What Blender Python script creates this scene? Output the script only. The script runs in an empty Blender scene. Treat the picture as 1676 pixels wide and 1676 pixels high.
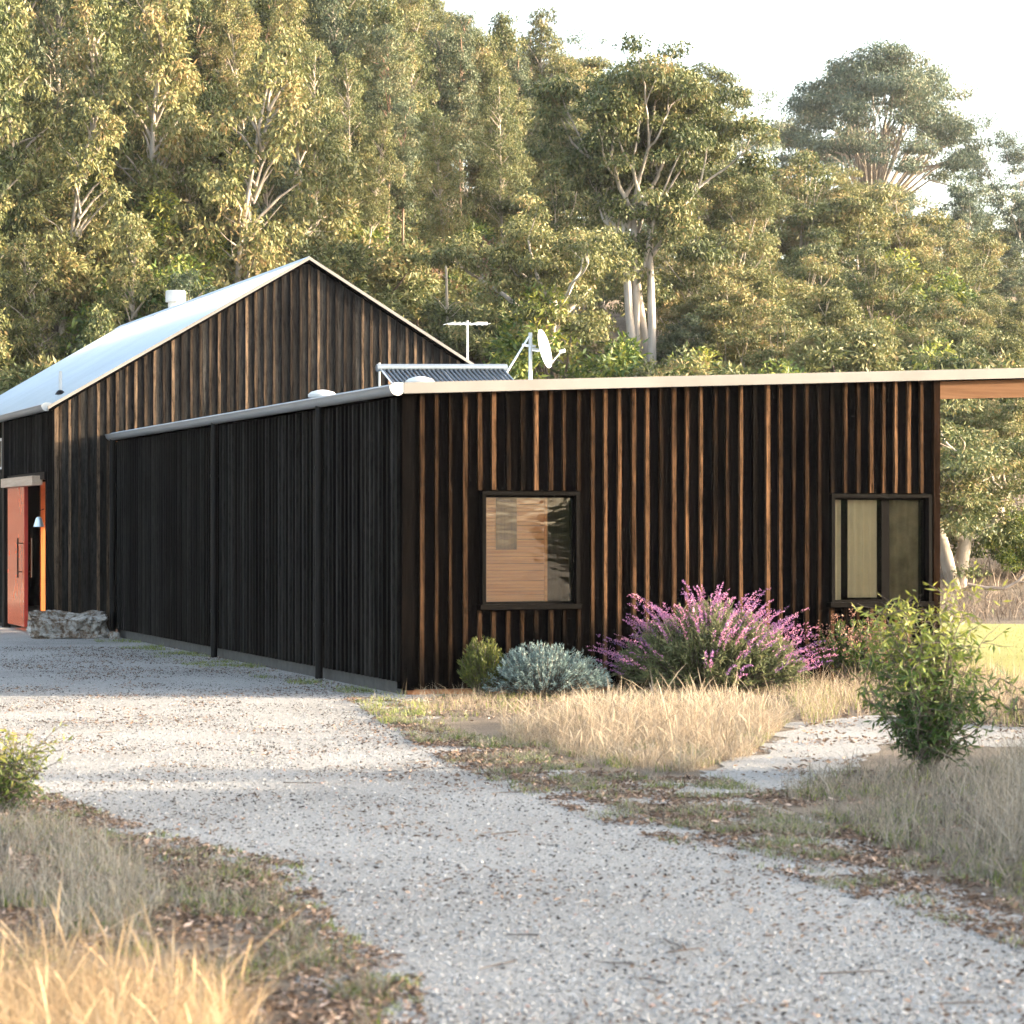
import bpy, math, random
import numpy as np
from mathutils import Vector, Matrix, noise as mnoise

random.seed(7)
RNG = np.random.default_rng(7)
SC = bpy.context.scene
COL = SC.collection
R = math.radians

# ------------------------------------------------------------------ camera
cam = bpy.data.cameras.new('camera')
cam.sensor_width = 36.0
cam.lens = 36.0 * 4200 / 1676
cam.shift_y = 24 / 1676
cam.clip_start = 0.1
cam.clip_end = 3000
cam.dof.use_dof = True
cam.dof.focus_distance = 38.0
cam.dof.aperture_fstop = 5.6
cam_o = bpy.data.objects.new('camera', cam)
COL.objects.link(cam_o)
cam_o.location = (0, 0, 1.66)
cam_o.rotation_euler = (R(90), 0, 0)
SC.camera = cam_o

# ------------------------------------------------------------------ sky, sun, exposure
SUN_EL, SUN_AZ = R(9.5), R(2.0)      # azimuth measured from +X towards +Y
world = bpy.data.worlds.new('World')
SC.world = world
world.use_nodes = True
wn = world.node_tree
bg = wn.nodes['Background']
sky = wn.nodes.new('ShaderNodeTexSky')
sky.sky_type = 'NISHITA'
sky.sun_disc = False
sky.sun_elevation = SUN_EL
sky.sun_rotation = R(90) - SUN_AZ
sky.air_density = 1.0
sky.dust_density = 4.0
sky.ozone_density = 1.0
hs = wn.nodes.new('ShaderNodeHueSaturation')
hs.inputs['Saturation'].default_value = .72
wn.links.new(sky.outputs[0], hs.inputs['Color'])
wn.links.new(hs.outputs[0], bg.inputs[0])
bg.inputs[1].default_value = 0.15

sun = bpy.data.lights.new('sun', 'SUN')
sun.energy = 2.7
sun.angle = R(0.5)
sun.color = (1.0, 0.81, 0.58)
sun_o = bpy.data.objects.new('sun', sun)
COL.objects.link(sun_o)
S = Vector((math.cos(SUN_EL) * math.cos(SUN_AZ), math.cos(SUN_EL) * math.sin(SUN_AZ), math.sin(SUN_EL)))
sun_o.rotation_euler = S.to_track_quat('Z', 'Y').to_euler()
sun_o.location = (60, 0, 40)

SC.view_settings.view_transform = 'Standard'
SC.view_settings.look = 'None'
SC.view_settings.exposure = 3.35
SC.view_settings.gamma = 1.0
SC.render.engine = 'CYCLES'
SC.cycles.use_denoising = True
SC.cycles.max_bounces = 5
SC.cycles.diffuse_bounces = 3
SC.cycles.glossy_bounces = 3
SC.cycles.transparent_max_bounces = 8
SC.cycles.volume_bounces = 0
SC.cycles.use_adaptive_sampling = True
SC.cycles.adaptive_threshold = .02


# ------------------------------------------------------------------ helpers
def tag(o, label=None, cat=None, group=None, kind=None):
    if label: o['label'] = label
    if cat: o['category'] = cat
    if group: o['group'] = group
    if kind: o['kind'] = kind
    return o


def empty(name, loc=(0, 0, 0), rz=0.0, parent=None):
    o = bpy.data.objects.new(name, None)
    COL.objects.link(o)
    o.location = loc
    o.rotation_euler = (0, 0, rz)
    o.parent = parent
    return o


def link(name, mesh, parent=None, loc=(0, 0, 0)):
    o = bpy.data.objects.new(name, mesh)
    COL.objects.link(o)
    o.parent = parent
    o.location = loc
    return o


class MB:
    def __init__(s):
        s.v, s.f = [], []

    def add(s, v, f):
        b = len(s.v)
        s.v += [tuple(p) for p in v]
        s.f += [tuple(i + b for i in q) for q in f]
        return s

    def box(s, x0, x1, y0, y1, z0, z1):
        return s.add([(x0, y0, z0), (x1, y0, z0), (x1, y1, z0), (x0, y1, z0),
                      (x0, y0, z1), (x1, y0, z1), (x1, y1, z1), (x0, y1, z1)],
                     [(0, 3, 2, 1), (4, 5, 6, 7), (0, 1, 5, 4), (1, 2, 6, 5), (2, 3, 7, 6), (3, 0, 4, 7)])

    def prism(s, poly, axis, a, b):
        """poly: 2-D points; axis 'y' -> (x,z) swept along y, 'x' -> (y,z) along x, 'z' -> (x,y) along z"""
        def P(p, t):
            return {'y': (p[0], t, p[1]), 'x': (t, p[0], p[1]), 'z': (p[0], p[1], t)}[axis]
        n = len(poly)
        v = [P(p, a) for p in poly] + [P(p, b) for p in poly]
        f = [tuple(range(n)), tuple(range(2 * n - 1, n - 1, -1))]
        f += [(i, i + n, (i + 1) % n + n, (i + 1) % n) for i in range(n)]
        return s.add(v, f)

    def tube(s, path, rad, n=8, caps=True):
        path = [Vector(p) for p in path]
        if not hasattr(rad, '__len__'): rad = [rad] * len(path)
        v, f = [], []
        for i, p in enumerate(path):
            d = (path[min(i + 1, len(path) - 1)] - path[max(i - 1, 0)]).normalized()
            a = d.orthogonal().normalized() if abs(d.z) > .9 else Vector((0, 0, 1)).cross(d).normalized()
            b = d.cross(a)
            for k in range(n):
                t = 2 * math.pi * k / n
                v.append(p + (a * math.cos(t) + b * math.sin(t)) * rad[i])
        for i in range(len(path) - 1):
            for k in range(n):
                k2 = (k + 1) % n
                f.append((i * n + k, i * n + k2, (i + 1) * n + k2, (i + 1) * n + k))
        if caps:
            f.append(tuple(range(n - 1, -1, -1)))
            m = (len(path) - 1) * n
            f.append(tuple(range(m, m + n)))
        return s.add(v, f)

    def lathe(s, prof, c=(0, 0, 0), n=20):
        v, f = [], []
        for r, z in prof:
            for k in range(n):
                t = 2 * math.pi * k / n
                v.append((c[0] + r * math.cos(t), c[1] + r * math.sin(t), c[2] + z))
        for i in range(len(prof) - 1):
            for k in range(n):
                k2 = (k + 1) % n
                f.append((i * n + k, i * n + k2, (i + 1) * n + k2, (i + 1) * n + k))
        f.append(tuple(range(n - 1, -1, -1)))
        m = (len(prof) - 1) * n
        f.append(tuple(range(m, m + n)))
        return s.add(v, f)

    def build(s, name, mat, parent=None, smooth=False, loc=(0, 0, 0)):
        me = bpy.data.meshes.new(name)
        me.from_pydata(s.v, [], s.f)
        me.materials.append(mat)
        me.validate()
        if smooth:
            me.shade_smooth()
            if hasattr(me, 'set_sharp_from_angle'): me.set_sharp_from_angle(angle=R(40))
        return link(name, me, parent, loc)


def mesh_np(name, V, quads, mat, tint=None, smooth=False):
    me = bpy.data.meshes.new(name)
    V = np.asarray(V, np.float32)
    Q = np.asarray(quads, np.int32)
    k = Q.shape[1]
    me.vertices.add(len(V))
    me.vertices.foreach_set('co', V.ravel())
    me.loops.add(Q.size)
    me.loops.foreach_set('vertex_index', Q.ravel())
    me.polygons.add(len(Q))
    me.polygons.foreach_set('loop_start', np.arange(0, Q.size, k, dtype=np.int32))
    me.polygons.foreach_set('use_smooth', np.full(len(Q), smooth))
    if tint is not None:
        at = me.attributes.new('tint', 'FLOAT', 'POINT')
        at.data.foreach_set('value', np.asarray(tint, np.float32))
    me.update(calc_edges=True)
    me.materials.append(mat)
    return me


# ------------------------------------------------------------------ materials
def new_mat(name):
    m = bpy.data.materials.new(name)
    m.use_nodes = True
    nt = m.node_tree
    return m, nt, nt.nodes['Principled BSDF'], nt.nodes, nt.links


def ramp(N, stops, interp='LINEAR'):
    r = N.new('ShaderNodeValToRGB')
    r.color_ramp.interpolation = interp
    e = r.color_ramp.elements
    while len(e) < len(stops): e.new(0.5)
    for i, (p, c) in enumerate(stops):
        e[i].position = p
        e[i].color = (*c, 1) if len(c) == 3 else c
    return r


def tex_noise(N, Lk, vec, scale, detail=4, rough=.55, dist=0.0):
    n = N.new('ShaderNodeTexNoise')
    n.inputs['Scale'].default_value = scale
    n.inputs['Detail'].default_value = detail
    n.inputs['Roughness'].default_value = rough
    n.inputs['Distortion'].default_value = dist
    if vec is not None: Lk.new(vec, n.inputs['Vector'])
    return n


def mapped(N, Lk, scale=(1, 1, 1), rand=False, src='Object'):
    tc = N.new('ShaderNodeTexCoord')
    mp = N.new('ShaderNodeMapping')
    mp.inputs['Scale'].default_value = scale
    Lk.new(tc.outputs[src], mp.inputs['Vector'])
    if rand:
        oi = N.new('ShaderNodeObjectInfo')
        ml = N.new('ShaderNodeMath'); ml.operation = 'MULTIPLY'; ml.inputs[1].default_value = 97.0
        Lk.new(oi.outputs['Random'], ml.inputs[0])
        cb = N.new('ShaderNodeCombineXYZ')
        for k in range(3): Lk.new(ml.outputs[0], cb.inputs[k])
        Lk.new(cb.outputs[0], mp.inputs['Location'])
    return mp.outputs[0]


def math_n(N, Lk, op, a, b=None, clamp=False):
    m = N.new('ShaderNodeMath'); m.operation = op; m.use_clamp = clamp
    for i, x in enumerate((a, b)):
        if x is None: continue
        if isinstance(x, (int, float)): m.inputs[i].default_value = x
        else: Lk.new(x, m.inputs[i])
    return m.outputs[0]


def bump(N, Lk, h, B, strength=.5, dist=.02):
    b = N.new('ShaderNodeBump')
    b.inputs['Strength'].default_value = strength
    b.inputs['Distance'].default_value = dist
    Lk.new(h, b.inputs['Height'])
    Lk.new(b.outputs[0], B.inputs['Normal'])


def plain(name, col, rough=.5, metal=0.0, var=.12, scale=6.0, spec=.5):
    m, nt, B, N, Lk = new_mat(name)
    n = tex_noise(N, Lk, mapped(N, Lk, rand=True), scale, 5)
    lo = tuple(c * (1 - var) for c in col); hi = tuple(min(1, c * (1 + var)) for c in col)
    r = ramp(N, [(.3, lo), (.7, hi)])
    Lk.new(n.outputs[0], r.inputs[0]); Lk.new(r.outputs[0], B.inputs['Base Color'])
    B.inputs['Roughness'].default_value = rough
    B.inputs['Metallic'].default_value = metal
    B.inputs['Specular IOR Level'].default_value = spec
    return m


def charred(name, dark, brown, amount, rough=.62, spec=.35, shift=0.0):
    """charred timber: every board has its own share of weathered brown (object random), streaked along the grain"""
    m, nt, B, N, Lk = new_mat(name)
    v = mapped(N, Lk, (9, 9, .55), rand=True)
    v2 = mapped(N, Lk, (55, 55, 2.2), rand=True)
    v3 = mapped(N, Lk, (4, 4, 1.7), rand=True)
    n1 = tex_noise(N, Lk, v, 1.0, 5, .6)
    n2 = tex_noise(N, Lk, v2, 1.0, 4, .65)
    n3 = tex_noise(N, Lk, v3, 1.0, 3, .6)
    oi = N.new('ShaderNodeObjectInfo')
    a = math_n(N, Lk, 'MULTIPLY', oi.outputs['Random'], amount)
    b = math_n(N, Lk, 'MULTIPLY', n1.outputs[0], .75)
    c = math_n(N, Lk, 'MULTIPLY', n3.outputs[0], .45)
    s = math_n(N, Lk, 'ADD', math_n(N, Lk, 'ADD', a, b), c)
    s = math_n(N, Lk, 'ADD', s, math_n(N, Lk, 'MULTIPLY', n2.outputs[0], .35))
    r = ramp(N, [(.62, dark), (.86, tuple(d * .6 + w * .28 for d, w in zip(dark, brown))), (1.0, brown)])
    r.color_ramp.elements[0].position = .50
    r.color_ramp.elements[1].position = .74
    r.color_ramp.elements[2].position = .96
    sc = math_n(N, Lk, 'MULTIPLY', math_n(N, Lk, 'ADD', s, shift), .62)
    Lk.new(sc, r.inputs[0])
    # crackle: darkest checks of the burnt surface
    n4 = tex_noise(N, Lk, mapped(N, Lk, (38, 38, 9), rand=True), 1.0, 5, .7)
    r2 = ramp(N, [(.36, (.12, .12, .12)), (.50, (.8, .8, .8)), (.62, (1.25, 1.2, 1.15))])
    Lk.new(math_n(N, Lk, 'ADD', math_n(N, Lk, 'MULTIPLY', n2.outputs[0], .5), math_n(N, Lk, 'MULTIPLY', n4.outputs[0], .5)), r2.inputs[0])
    mx = N.new('ShaderNodeMix'); mx.data_type = 'RGBA'; mx.blend_type = 'MULTIPLY'
    mx.inputs[0].default_value = 1.0
    Lk.new(r.outputs[0], mx.inputs[6]); Lk.new(r2.outputs[0], mx.inputs[7])
    Lk.new(mx.outputs[2], B.inputs['Base Color'])
    B.inputs['Roughness'].default_value = rough
    B.inputs['Specular IOR Level'].default_value = spec
    bump(N, Lk, n2.outputs[0], B, .6, .006)
    return m


def wood(name, c0, c1, along='x', rough=.5, spec=.4):
    m, nt, B, N, Lk = new_mat(name)
    sc = {'x': (1.2, 26, 26), 'y': (26, 1.2, 26), 'z': (26, 26, 1.2)}[along]
    n = tex_noise(N, Lk, mapped(N, Lk, sc, rand=True), 1.0, 5, .6, .6)
    r = ramp(N, [(.3, c0), (.72, c1)])
    Lk.new(n.outputs[0], r.inputs[0]); Lk.new(r.outputs[0], B.inputs['Base Color'])
    B.inputs['Roughness'].default_value = rough
    B.inputs['Specular IOR Level'].default_value = spec
    bump(N, Lk, n.outputs[0], B, .25, .004)
    return m


def leaf_mat(name, stops, trans=.18, rough=.55, objvar=.25, spec=.25):
    """leaf colour from a per-leaf tint; each plant shifts a little (object random)"""
    m, nt, B, N, Lk = new_mat(name)
    at = N.new('ShaderNodeAttribute'); at.attribute_name = 'tint'
    oi = N.new('ShaderNodeObjectInfo')
    o = math_n(N, Lk, 'MULTIPLY', math_n(N, Lk, 'SUBTRACT', oi.outputs['Random'], .5), objvar)
    t = math_n(N, Lk, 'ADD', at.outputs['Fac'], o, True)
    r = ramp(N, stops)
    Lk.new(t, r.inputs[0])
    Lk.new(r.outputs[0], B.inputs['Base Color'])
    B.inputs['Roughness'].default_value = rough
    B.inputs['Specular IOR Level'].default_value = spec
    tr = N.new('ShaderNodeBsdfTranslucent')
    Lk.new(r.outputs[0], tr.inputs['Color'])
    mx = N.new('ShaderNodeMixShader'); mx.inputs[0].default_value = trans
    Lk.new(B.outputs[0], mx.inputs[1]); Lk.new(tr.outputs[0], mx.inputs[2])
    Lk.new(mx.outputs[0], N['Material Output'].inputs['Surface'])
    return m


def ground_mat(name, stops, scale, bump_s=.6, bump_d=.02, fine=90.0, fstops=None, rough=.95):
    m, nt, B, N, Lk = new_mat(name)
    v = mapped(N, Lk)
    n1 = tex_noise(N, Lk, v, scale, 6, .65)
    n2 = tex_noise(N, Lk, v, fine, 3, .7)
    s = math_n(N, Lk, 'ADD', math_n(N, Lk, 'MULTIPLY', n1.outputs[0], .42), math_n(N, Lk, 'MULTIPLY', n2.outputs[0], .58))
    r = ramp(N, stops)
    Lk.new(s, r.inputs[0])
    Lk.new(r.outputs[0], B.inputs['Base Color'])
    B.inputs['Roughness'].default_value = rough
    B.inputs['Specular IOR Level'].default_value = .2
    bump(N, Lk, n2.outputs[0], B, bump_s, bump_d)
    return m


def glass_mat(name):
    m, nt, B, N, Lk = new_mat(name)
    g = N.new('ShaderNodeBsdfGlossy'); g.inputs['Roughness'].default_value = .015
    g.inputs['Color'].default_value = (.95, .97, .96, 1)
    t = N.new('ShaderNodeBsdfTransparent'); t.inputs['Color'].default_value = (.95, .95, .93, 1)
    fr = N.new('ShaderNodeFresnel'); fr.inputs['IOR'].default_value = 1.75
    n = tex_noise(N, Lk, mapped(N, Lk, (2, 2, 5)), 1.6, 2)
    b = N.new('ShaderNodeBump'); b.inputs['Strength'].default_value = .1; b.inputs['Distance'].default_value = .02
    Lk.new(n.outputs[0], b.inputs['Height']); Lk.new(b.outputs[0], g.inputs['Normal'])
    mx = N.new('ShaderNodeMixShader')
    Lk.new(fr.outputs[0], mx.inputs[0]); Lk.new(t.outputs[0], mx.inputs[1]); Lk.new(g.outputs[0], mx.inputs[2])
    Lk.new(mx.outputs[0], N['Material Output'].inputs['Surface'])
    return m


def bark_mat(name, stops):
    m, nt, B, N, Lk = new_mat(name)
    n = tex_noise(N, Lk, mapped(N, Lk, (5, 5, .8), rand=True), 1.0, 6, .65, .8)
    r = ramp(N, stops)
    Lk.new(n.outputs[0], r.inputs[0]); Lk.new(r.outputs[0], B.inputs['Base Color'])
    B.inputs['Roughness'].default_value = .85
    bump(N, Lk, n.outputs[0], B, .5, .03)
    return m


M = {}
M['batten'] = charred('charred_batten', (.004, .0034, .003), (.118, .066, .036), .7, .85, 0, -.04)
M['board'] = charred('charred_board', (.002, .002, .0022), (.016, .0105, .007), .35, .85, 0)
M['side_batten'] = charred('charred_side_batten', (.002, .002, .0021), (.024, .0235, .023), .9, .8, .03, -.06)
M['gable_batten'] = charred('weathered_gable_batten', (.014, .012, .011), (.135, .095, .064), .8, .85, 0, -.10)
M['gable_board'] = charred('weathered_gable_board', (.011, .0108, .011), (.075, .071, .066), .38, .85, 0)
M['frame'] = charred('charred_frame', (.002, .0016, .0014), (.012, .007, .0045), .2, .7, .03, -.12)
M['corner'] = charred('weathered_corner', (.008, .005, .0035), (.045, .023, .013), .3, .8, 0)
M['black_wall'] = plain('black_wall', (.0015, .0015, .0015), .9, spec=0)
M['fascia'] = plain('cream_metal', (.165, .158, .149), .6, 0, .14, 1.2, .1)
M['zinc'] = plain('zinc_roof', (.37, .43, .475), .6, .25, .07, .8, .3)
M['gutter'] = plain('grey_gutter', (.32, .328, .336), .38, .35, .06, 3)
M['pipe'] = plain('black_pipe', (.0035, .0035, .004), .5, 0, .2, spec=.12)
M['white'] = plain('white_metal', (.46, .455, .44), .45, 0, .08)
M['steel'] = plain('steel', (.62, .63, .63), .32, .9, .06)
M['concrete'] = plain('concrete', (.042, .040, .036), .9, 0, .35, 9)
M['base'] = wood('timber_base', (.22, .07, .025), (.40, .15, .05), 'x')
M['beam'] = wood('timber_beam', (.085, .046, .026), (.14, .080, .048), 'x', .8, 0)
M['header'] = wood('timber_header', (.36, .255, .18), (.48, .3675, .2775), 'y', .6)
M['door'] = plain('red_door_panel', (.85, .17, .06), .2, 0, .06, 2, .6)
M['door'].node_tree.nodes['Principled BSDF'].inputs['Coat Weight'].default_value = .55
M['door'].node_tree.nodes['Principled BSDF'].inputs['Coat Roughness'].default_value = .06
M['door_edge'] = plain('door_edge', (.33, .03, .02), .4)
M['interior'] = wood('interior_timber', (.30, .10, .03), (.50, .20, .06), 'z', .5)
M['ply'] = wood('bamboo_blind', (.48, .15, .035), (.70, .29, .085), 'x', .4, .4)
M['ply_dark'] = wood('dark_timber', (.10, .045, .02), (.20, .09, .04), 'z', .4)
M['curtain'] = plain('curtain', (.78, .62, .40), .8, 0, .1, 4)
M['curtain_reflection'] = plain('reflection_curtain', (.26, .20, .12), .9, 0, .35, 5, 0)
M['glass'] = glass_mat('window_glass')
M['tube_glass'] = plain('collector_tube', (.018, .026, .036), .12, .1, .2, 3, .7)
M['blue_metal'] = plain('blue_grey_metal', (.17, .20, .23), .35, .5, .06)
M['bell'] = plain('pale_bell', (.50, .58, .62), .3, .6)
M['bark'] = bark_mat('gum_bark', [(.25, (.136, .102, .0748)), (.5, (.2856, .2448, .1972)), (.75, (.4216, .3876, .3332))])
M['bark_pale'] = bark_mat('pale_gum_bark', [(.25, (.15, .12, .09)), (.45, (.33, .29, .25)), (.75, (.47, .43, .39))])
M['bark_red'] = bark_mat('ruddy_bark', [(.25, (.105, .06, .0413)), (.5, (.2325, .1425, .0975)), (.8, (.345, .2475, .1875))])
M['bark_dark'] = bark_mat('dark_bark', [(.3, (.04, .03, .025)), (.7, (.13, .10, .08))])
M['deadwood'] = bark_mat('bleached_wood', [(.3, (.16, .12, .09)), (.7, (.28, .23, .185))])
M['leaf_olive'] = leaf_mat('olive_gum_leaf', [(0, (.022, .036, .014)), (.40, (.078, .098, .034)), (.75, (.168, .166, .062)), (1, (.26, .185, .085))])
M['leaf_grey'] = leaf_mat('grey_gum_leaf', [(0, (.0326, .0538, .0326)), (.5, (.0845, .1075, .0576)), (.85, (.1584, .1584, .0749)), (1, (.2304, .1824, .096))])
M['leaf_gold'] = leaf_mat('golden_gum_leaf', [(0, (.032, .042, .016)), (.40, (.112, .124, .042)), (.75, (.208, .190, .072)), (1, (.30, .20, .092))])
M['leaf_blue'] = leaf_mat('bluish_gum_leaf', [(0, (.0408, .0653, .0458)), (.5, (.0868, .1174, .0734)), (.85, (.1478, .1582, .0898)), (1, (.204, .1632, .102))])
M['leaf_lime'] = leaf_mat('lime_leaf', [(0, (.048, .068, .012)), (.5, (.136, .152, .024)), (1, (.24, .216, .04))])
M['leaf_dark'] = leaf_mat('dark_leaf', [(0, (.015, .036, .010)), (.45, (.05, .09, .020)), (.75, (.15, .18, .032)), (1, (.30, .28, .055))], .25)
M['leaf_rust'] = leaf_mat('rust_leaf', [(0, (.112, .063, .035)), (1, (.238, .147, .084))])
M['shrub_silver'] = leaf_mat('silver_leaf', [(0, (.075, .11, .105)), (.6, (.19, .26, .245)), (1, (.31, .38, .36))], .2)
M['shrub_green'] = leaf_mat('rosemary_leaf', [(0, (.0298, .0467, .0127)), (.6, (.102, .119, .0255)), (1, (.221, .1955, .0425))], .25)
M['sal_leaf'] = leaf_mat('sage_leaf', [(0, (.045, .062, .03)), (.6, (.125, .145, .065)), (1, (.25, .24, .12))], .3)
M['sal_flower'] = leaf_mat('purple_flower', [(0, (.12, .07, .20)), (.45, (.26, .12, .27)), (.8, (.44, .18, .31)), (1, (.56, .27, .37))], .35)
M['pink_flower'] = leaf_mat('dusty_pink_flower', [(0, (.18, .078, .06)), (1, (.36, .216, .168))], .3)
M['grass_dry'] = leaf_mat('dry_grass', [(0, (.09, .066, .045)), (.4, (.22, .167, .115)), (.8, (.36, .29, .205)), (1, (.46, .38, .275))], .35, .7)
M['grass_gold'] = leaf_mat('golden_grass', [(0, (.16, .105, .06)), (.5, (.30, .21, .12)), (1, (.45, .34, .21))], .35, .7)
M['grass_grey'] = leaf_mat('grey_dry_grass', [(0, (.085, .075, .058)), (.5, (.20, .18, .145)), (1, (.33, .305, .25))], .3, .8)
M['grass_green'] = leaf_mat('green_weed', [(0, (.045, .07, .018)), (.5, (.12, .16, .035)), (1, (.26, .28, .07))], .3, .6)
M['lawn_blade'] = leaf_mat('lawn_blade', [(0, (.128, .152, .036)), (.5, (.24, .248, .068)), (1, (.352, .32, .12))], .35, .7)
M['bracken'] = leaf_mat('dry_bracken', [(0, (.07, .05, .036)), (.5, (.17, .13, .10)), (1, (.30, .25, .20))], .25, .85)
M['litter'] = leaf_mat('leaf_litter', [(0, (.045, .03, .022)), (.5, (.13, .085, .06)), (.85, (.28, .20, .15)), (1, (.42, .32, .26))], .1, .85)
M['speck'] = leaf_mat('grit_and_shadow', [(0, (.015, .013, .012)), (.6, (.05, .042, .036)), (1, (.12, .09, .07))], 0, .95, 0, .1)
M['stone'] = leaf_mat('gravel_stone', [(0, (.05, .05, .05)), (.22, (.11, .108, .105)), (.36, (.25, .244, .233)), (.75, (.34, .333, .32)), (.95, (.40, .393, .38)), (1, (.30, .20, .17))], .0, .95, 0, .1)
M['soil'] = ground_mat('soil_ground', [(.33, (.035, .026, .02)), (.45, (.105, .082, .062)), (.56, (.19, .155, .12)), (.75, (.26, .22, .17))], 1.3, 1.0, .04, 60.0)
M['gravel'] = ground_mat('gravel', [(.33, (.09, .085, .079)), (.42, (.235, .229, .218)), (.52, (.325, .319, .306)), (.72, (.41, .403, .388))], .5, 1.0, .05, 55.0)
M['lawn'] = ground_mat('lawn_ground', [(.3, (.16, .16, .048)), (.6, (.256, .248, .088)), (.8, (.32, .288, .136))], .4)
M['rock'] = ground_mat('rock_face', [(.36, (.035, .027, .022)), (.46, (.15, .11, .08)), (.54, (.30, .285, .265)), (.70, (.42, .41, .39))], 2.2, 1.0, .06, 14.0)


# ------------------------------------------------------------------ terrain
def sstep(a, b, x):
    t = np.clip((np.asarray(x, float) - a) / (b - a), 0, 1)
    return t * t * (3 - 2 * t)


def terrain(X, Y):
    X = np.asarray(X, float); Y = np.asarray(Y, float)
    start = 46 + 14 * (1 - sstep(-8, 10, X))
    slope = .15 + .15 * (1 - sstep(-22, 8, X))
    t = np.maximum(0, Y - start)
    h = slope * (np.sqrt(t * t + 9) - 3)
    # the wood at left stands on a spur that falls towards the sun on the right
    h = h + .42 * np.log1p(np.exp(-(X + 1.0) / 3.0)) * 3.0 * sstep(4, 22, t)
    hi = slope * 122
    h = np.where((h > hi) & (t > 122), hi + (h - hi) * .3, h)
    amp = sstep(2, 25, t)
    h = h + amp * (.5 * np.sin(X * .21 + Y * .11) + .35 * np.sin(X * .09 - Y * .23 + 1.7) + .8 * np.sin(X * .043 + 2))
    return h


def tz(x, y):
    return float(terrain(x, y))


def at(px, Y):
    """metres to the right of the camera axis for a picture column at a distance"""
    return (px - 838) * Y / 4200


def gp(px, py):
    """picture point on the level ground -> (x, y) in metres"""
    Y = 4200 * 1.66 / (py - 862)
    return (px - 838) * Y / 4200, Y


xs = np.concatenate([np.linspace(-400, -90, 16), np.linspace(-85, 85, 114), np.linspace(90, 400, 16)])
ys = np.concatenate([np.linspace(-250, -10, 14), np.linspace(0, 44, 12), np.linspace(46, 200, 104), np.linspace(206, 700, 24)])
gx, gy = np.meshgrid(xs, ys)
gz = terrain(gx, gy)
V = np.stack([gx, gy, gz], -1).reshape(-1, 3)
nx, ny = len(xs), len(ys)
ii = (np.arange(ny - 1)[:, None] * nx + np.arange(nx - 1)[None]).ravel()
ground = link('ground', mesh_np('ground', V, np.stack([ii, ii + 1, ii + nx + 1, ii + nx], 1), M['soil'], None, True))
tag(ground, 'dry tawny ground rising to the wooded hillside', kind='structure')


def sheet(name, pts, mat, z, jitter=.16, step=.18):
    out = []
    n = len(pts)
    for i in range(n):
        a, b = Vector(pts[i]), Vector(pts[(i + 1) % n])
        k = max(1, int(min(70, (b - a).length / step)))
        for j in range(k):
            p = a.lerp(b, j / k)
            q = mnoise.noise_vector(Vector((p.x * 1.6, p.y * 1.6, z * 100))) + mnoise.noise_vector(Vector((p.x * 5, p.y * 5, z * 70))) * .6
            out.append((p.x + q.x * jitter * 2, p.y + q.y * jitter * 2, z))
    from mathutils.geometry import tessellate_polygon
    tris = tessellate_polygon([[Vector(p) for p in out]])
    me = bpy.data.meshes.new(name)
    me.from_pydata(out, [], [tuple(t) for t in tris])
    me.materials.append(mat)
    if me.polygons and me.polygons[0].normal.z < 0: me.flip_normals()
    o = link(name, me)
    tag(o, kind='structure')
    return o


DRIVE = [gp(*p) for p in [(-700, 1020), (100, 1026), (300, 1040), (720, 1136), (690, 1170), (740, 1206), (840, 1243), (960, 1274),
                          (1100, 1292), (1290, 1325), (1440, 1392), (1590, 1472), (1740, 1540), (2200, 1660), (2300, 2400), (650, 2400),
                          (620, 1710), (630, 1625), (545, 1578), (470, 1520), (430, 1450), (310, 1415), (200, 1385), (110, 1350),
                          (40, 1295), (-60, 1262), (-700, 1245)]]
PATH = [gp(*p) for p in [(1180, 1262), (1240, 1228), (1300, 1192), (1430, 1172), (1700, 1192), (1900, 1200), (1900, 1236), (1680, 1226),
                         (1450, 1222), (1390, 1262), (1300, 1296), (1090, 1306), (1010, 1288)]]
LAWN = [gp(1480, 1108), gp(1900, 1122), (22, 30), (26, 39.5), (11, 42.2), (7.4, 44.2), (4.0, 44.6), (3.4, 36)]
d_o = sheet('driveway', DRIVE, M['gravel'], .004)
p_o = sheet('gravel_path', PATH, M['gravel'], .005)
l_o = sheet('lawn', LAWN, M['lawn'], .006)

# ------------------------------------------------------------------ the building (local axes: x along the front, y along the side)
CX, CY, ALPHA = -1.0886, 25.261, R(20.088)
B = empty('timber_building', (CX, CY, 0), ALPHA)
tag(B, 'long charred-timber building with a tall gabled end and a low flat-roofed wing', 'building')
ca, sa = math.cos(ALPHA), math.sin(ALPHA)


def b2w(x, y):
    return CX + ca * x - sa * y, CY + sa * x + ca * y


W, L = 5.971, 14.145
XB, XR = -0.917, 2.972
XE = 2 * XR - XB
ZR, SL = 5.805, .593
YEND = 28.5


def wing_top(x): return 2.968 + .0418 * x
def barn_top(x): return ZR - SL * abs(x - XR)


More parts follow.
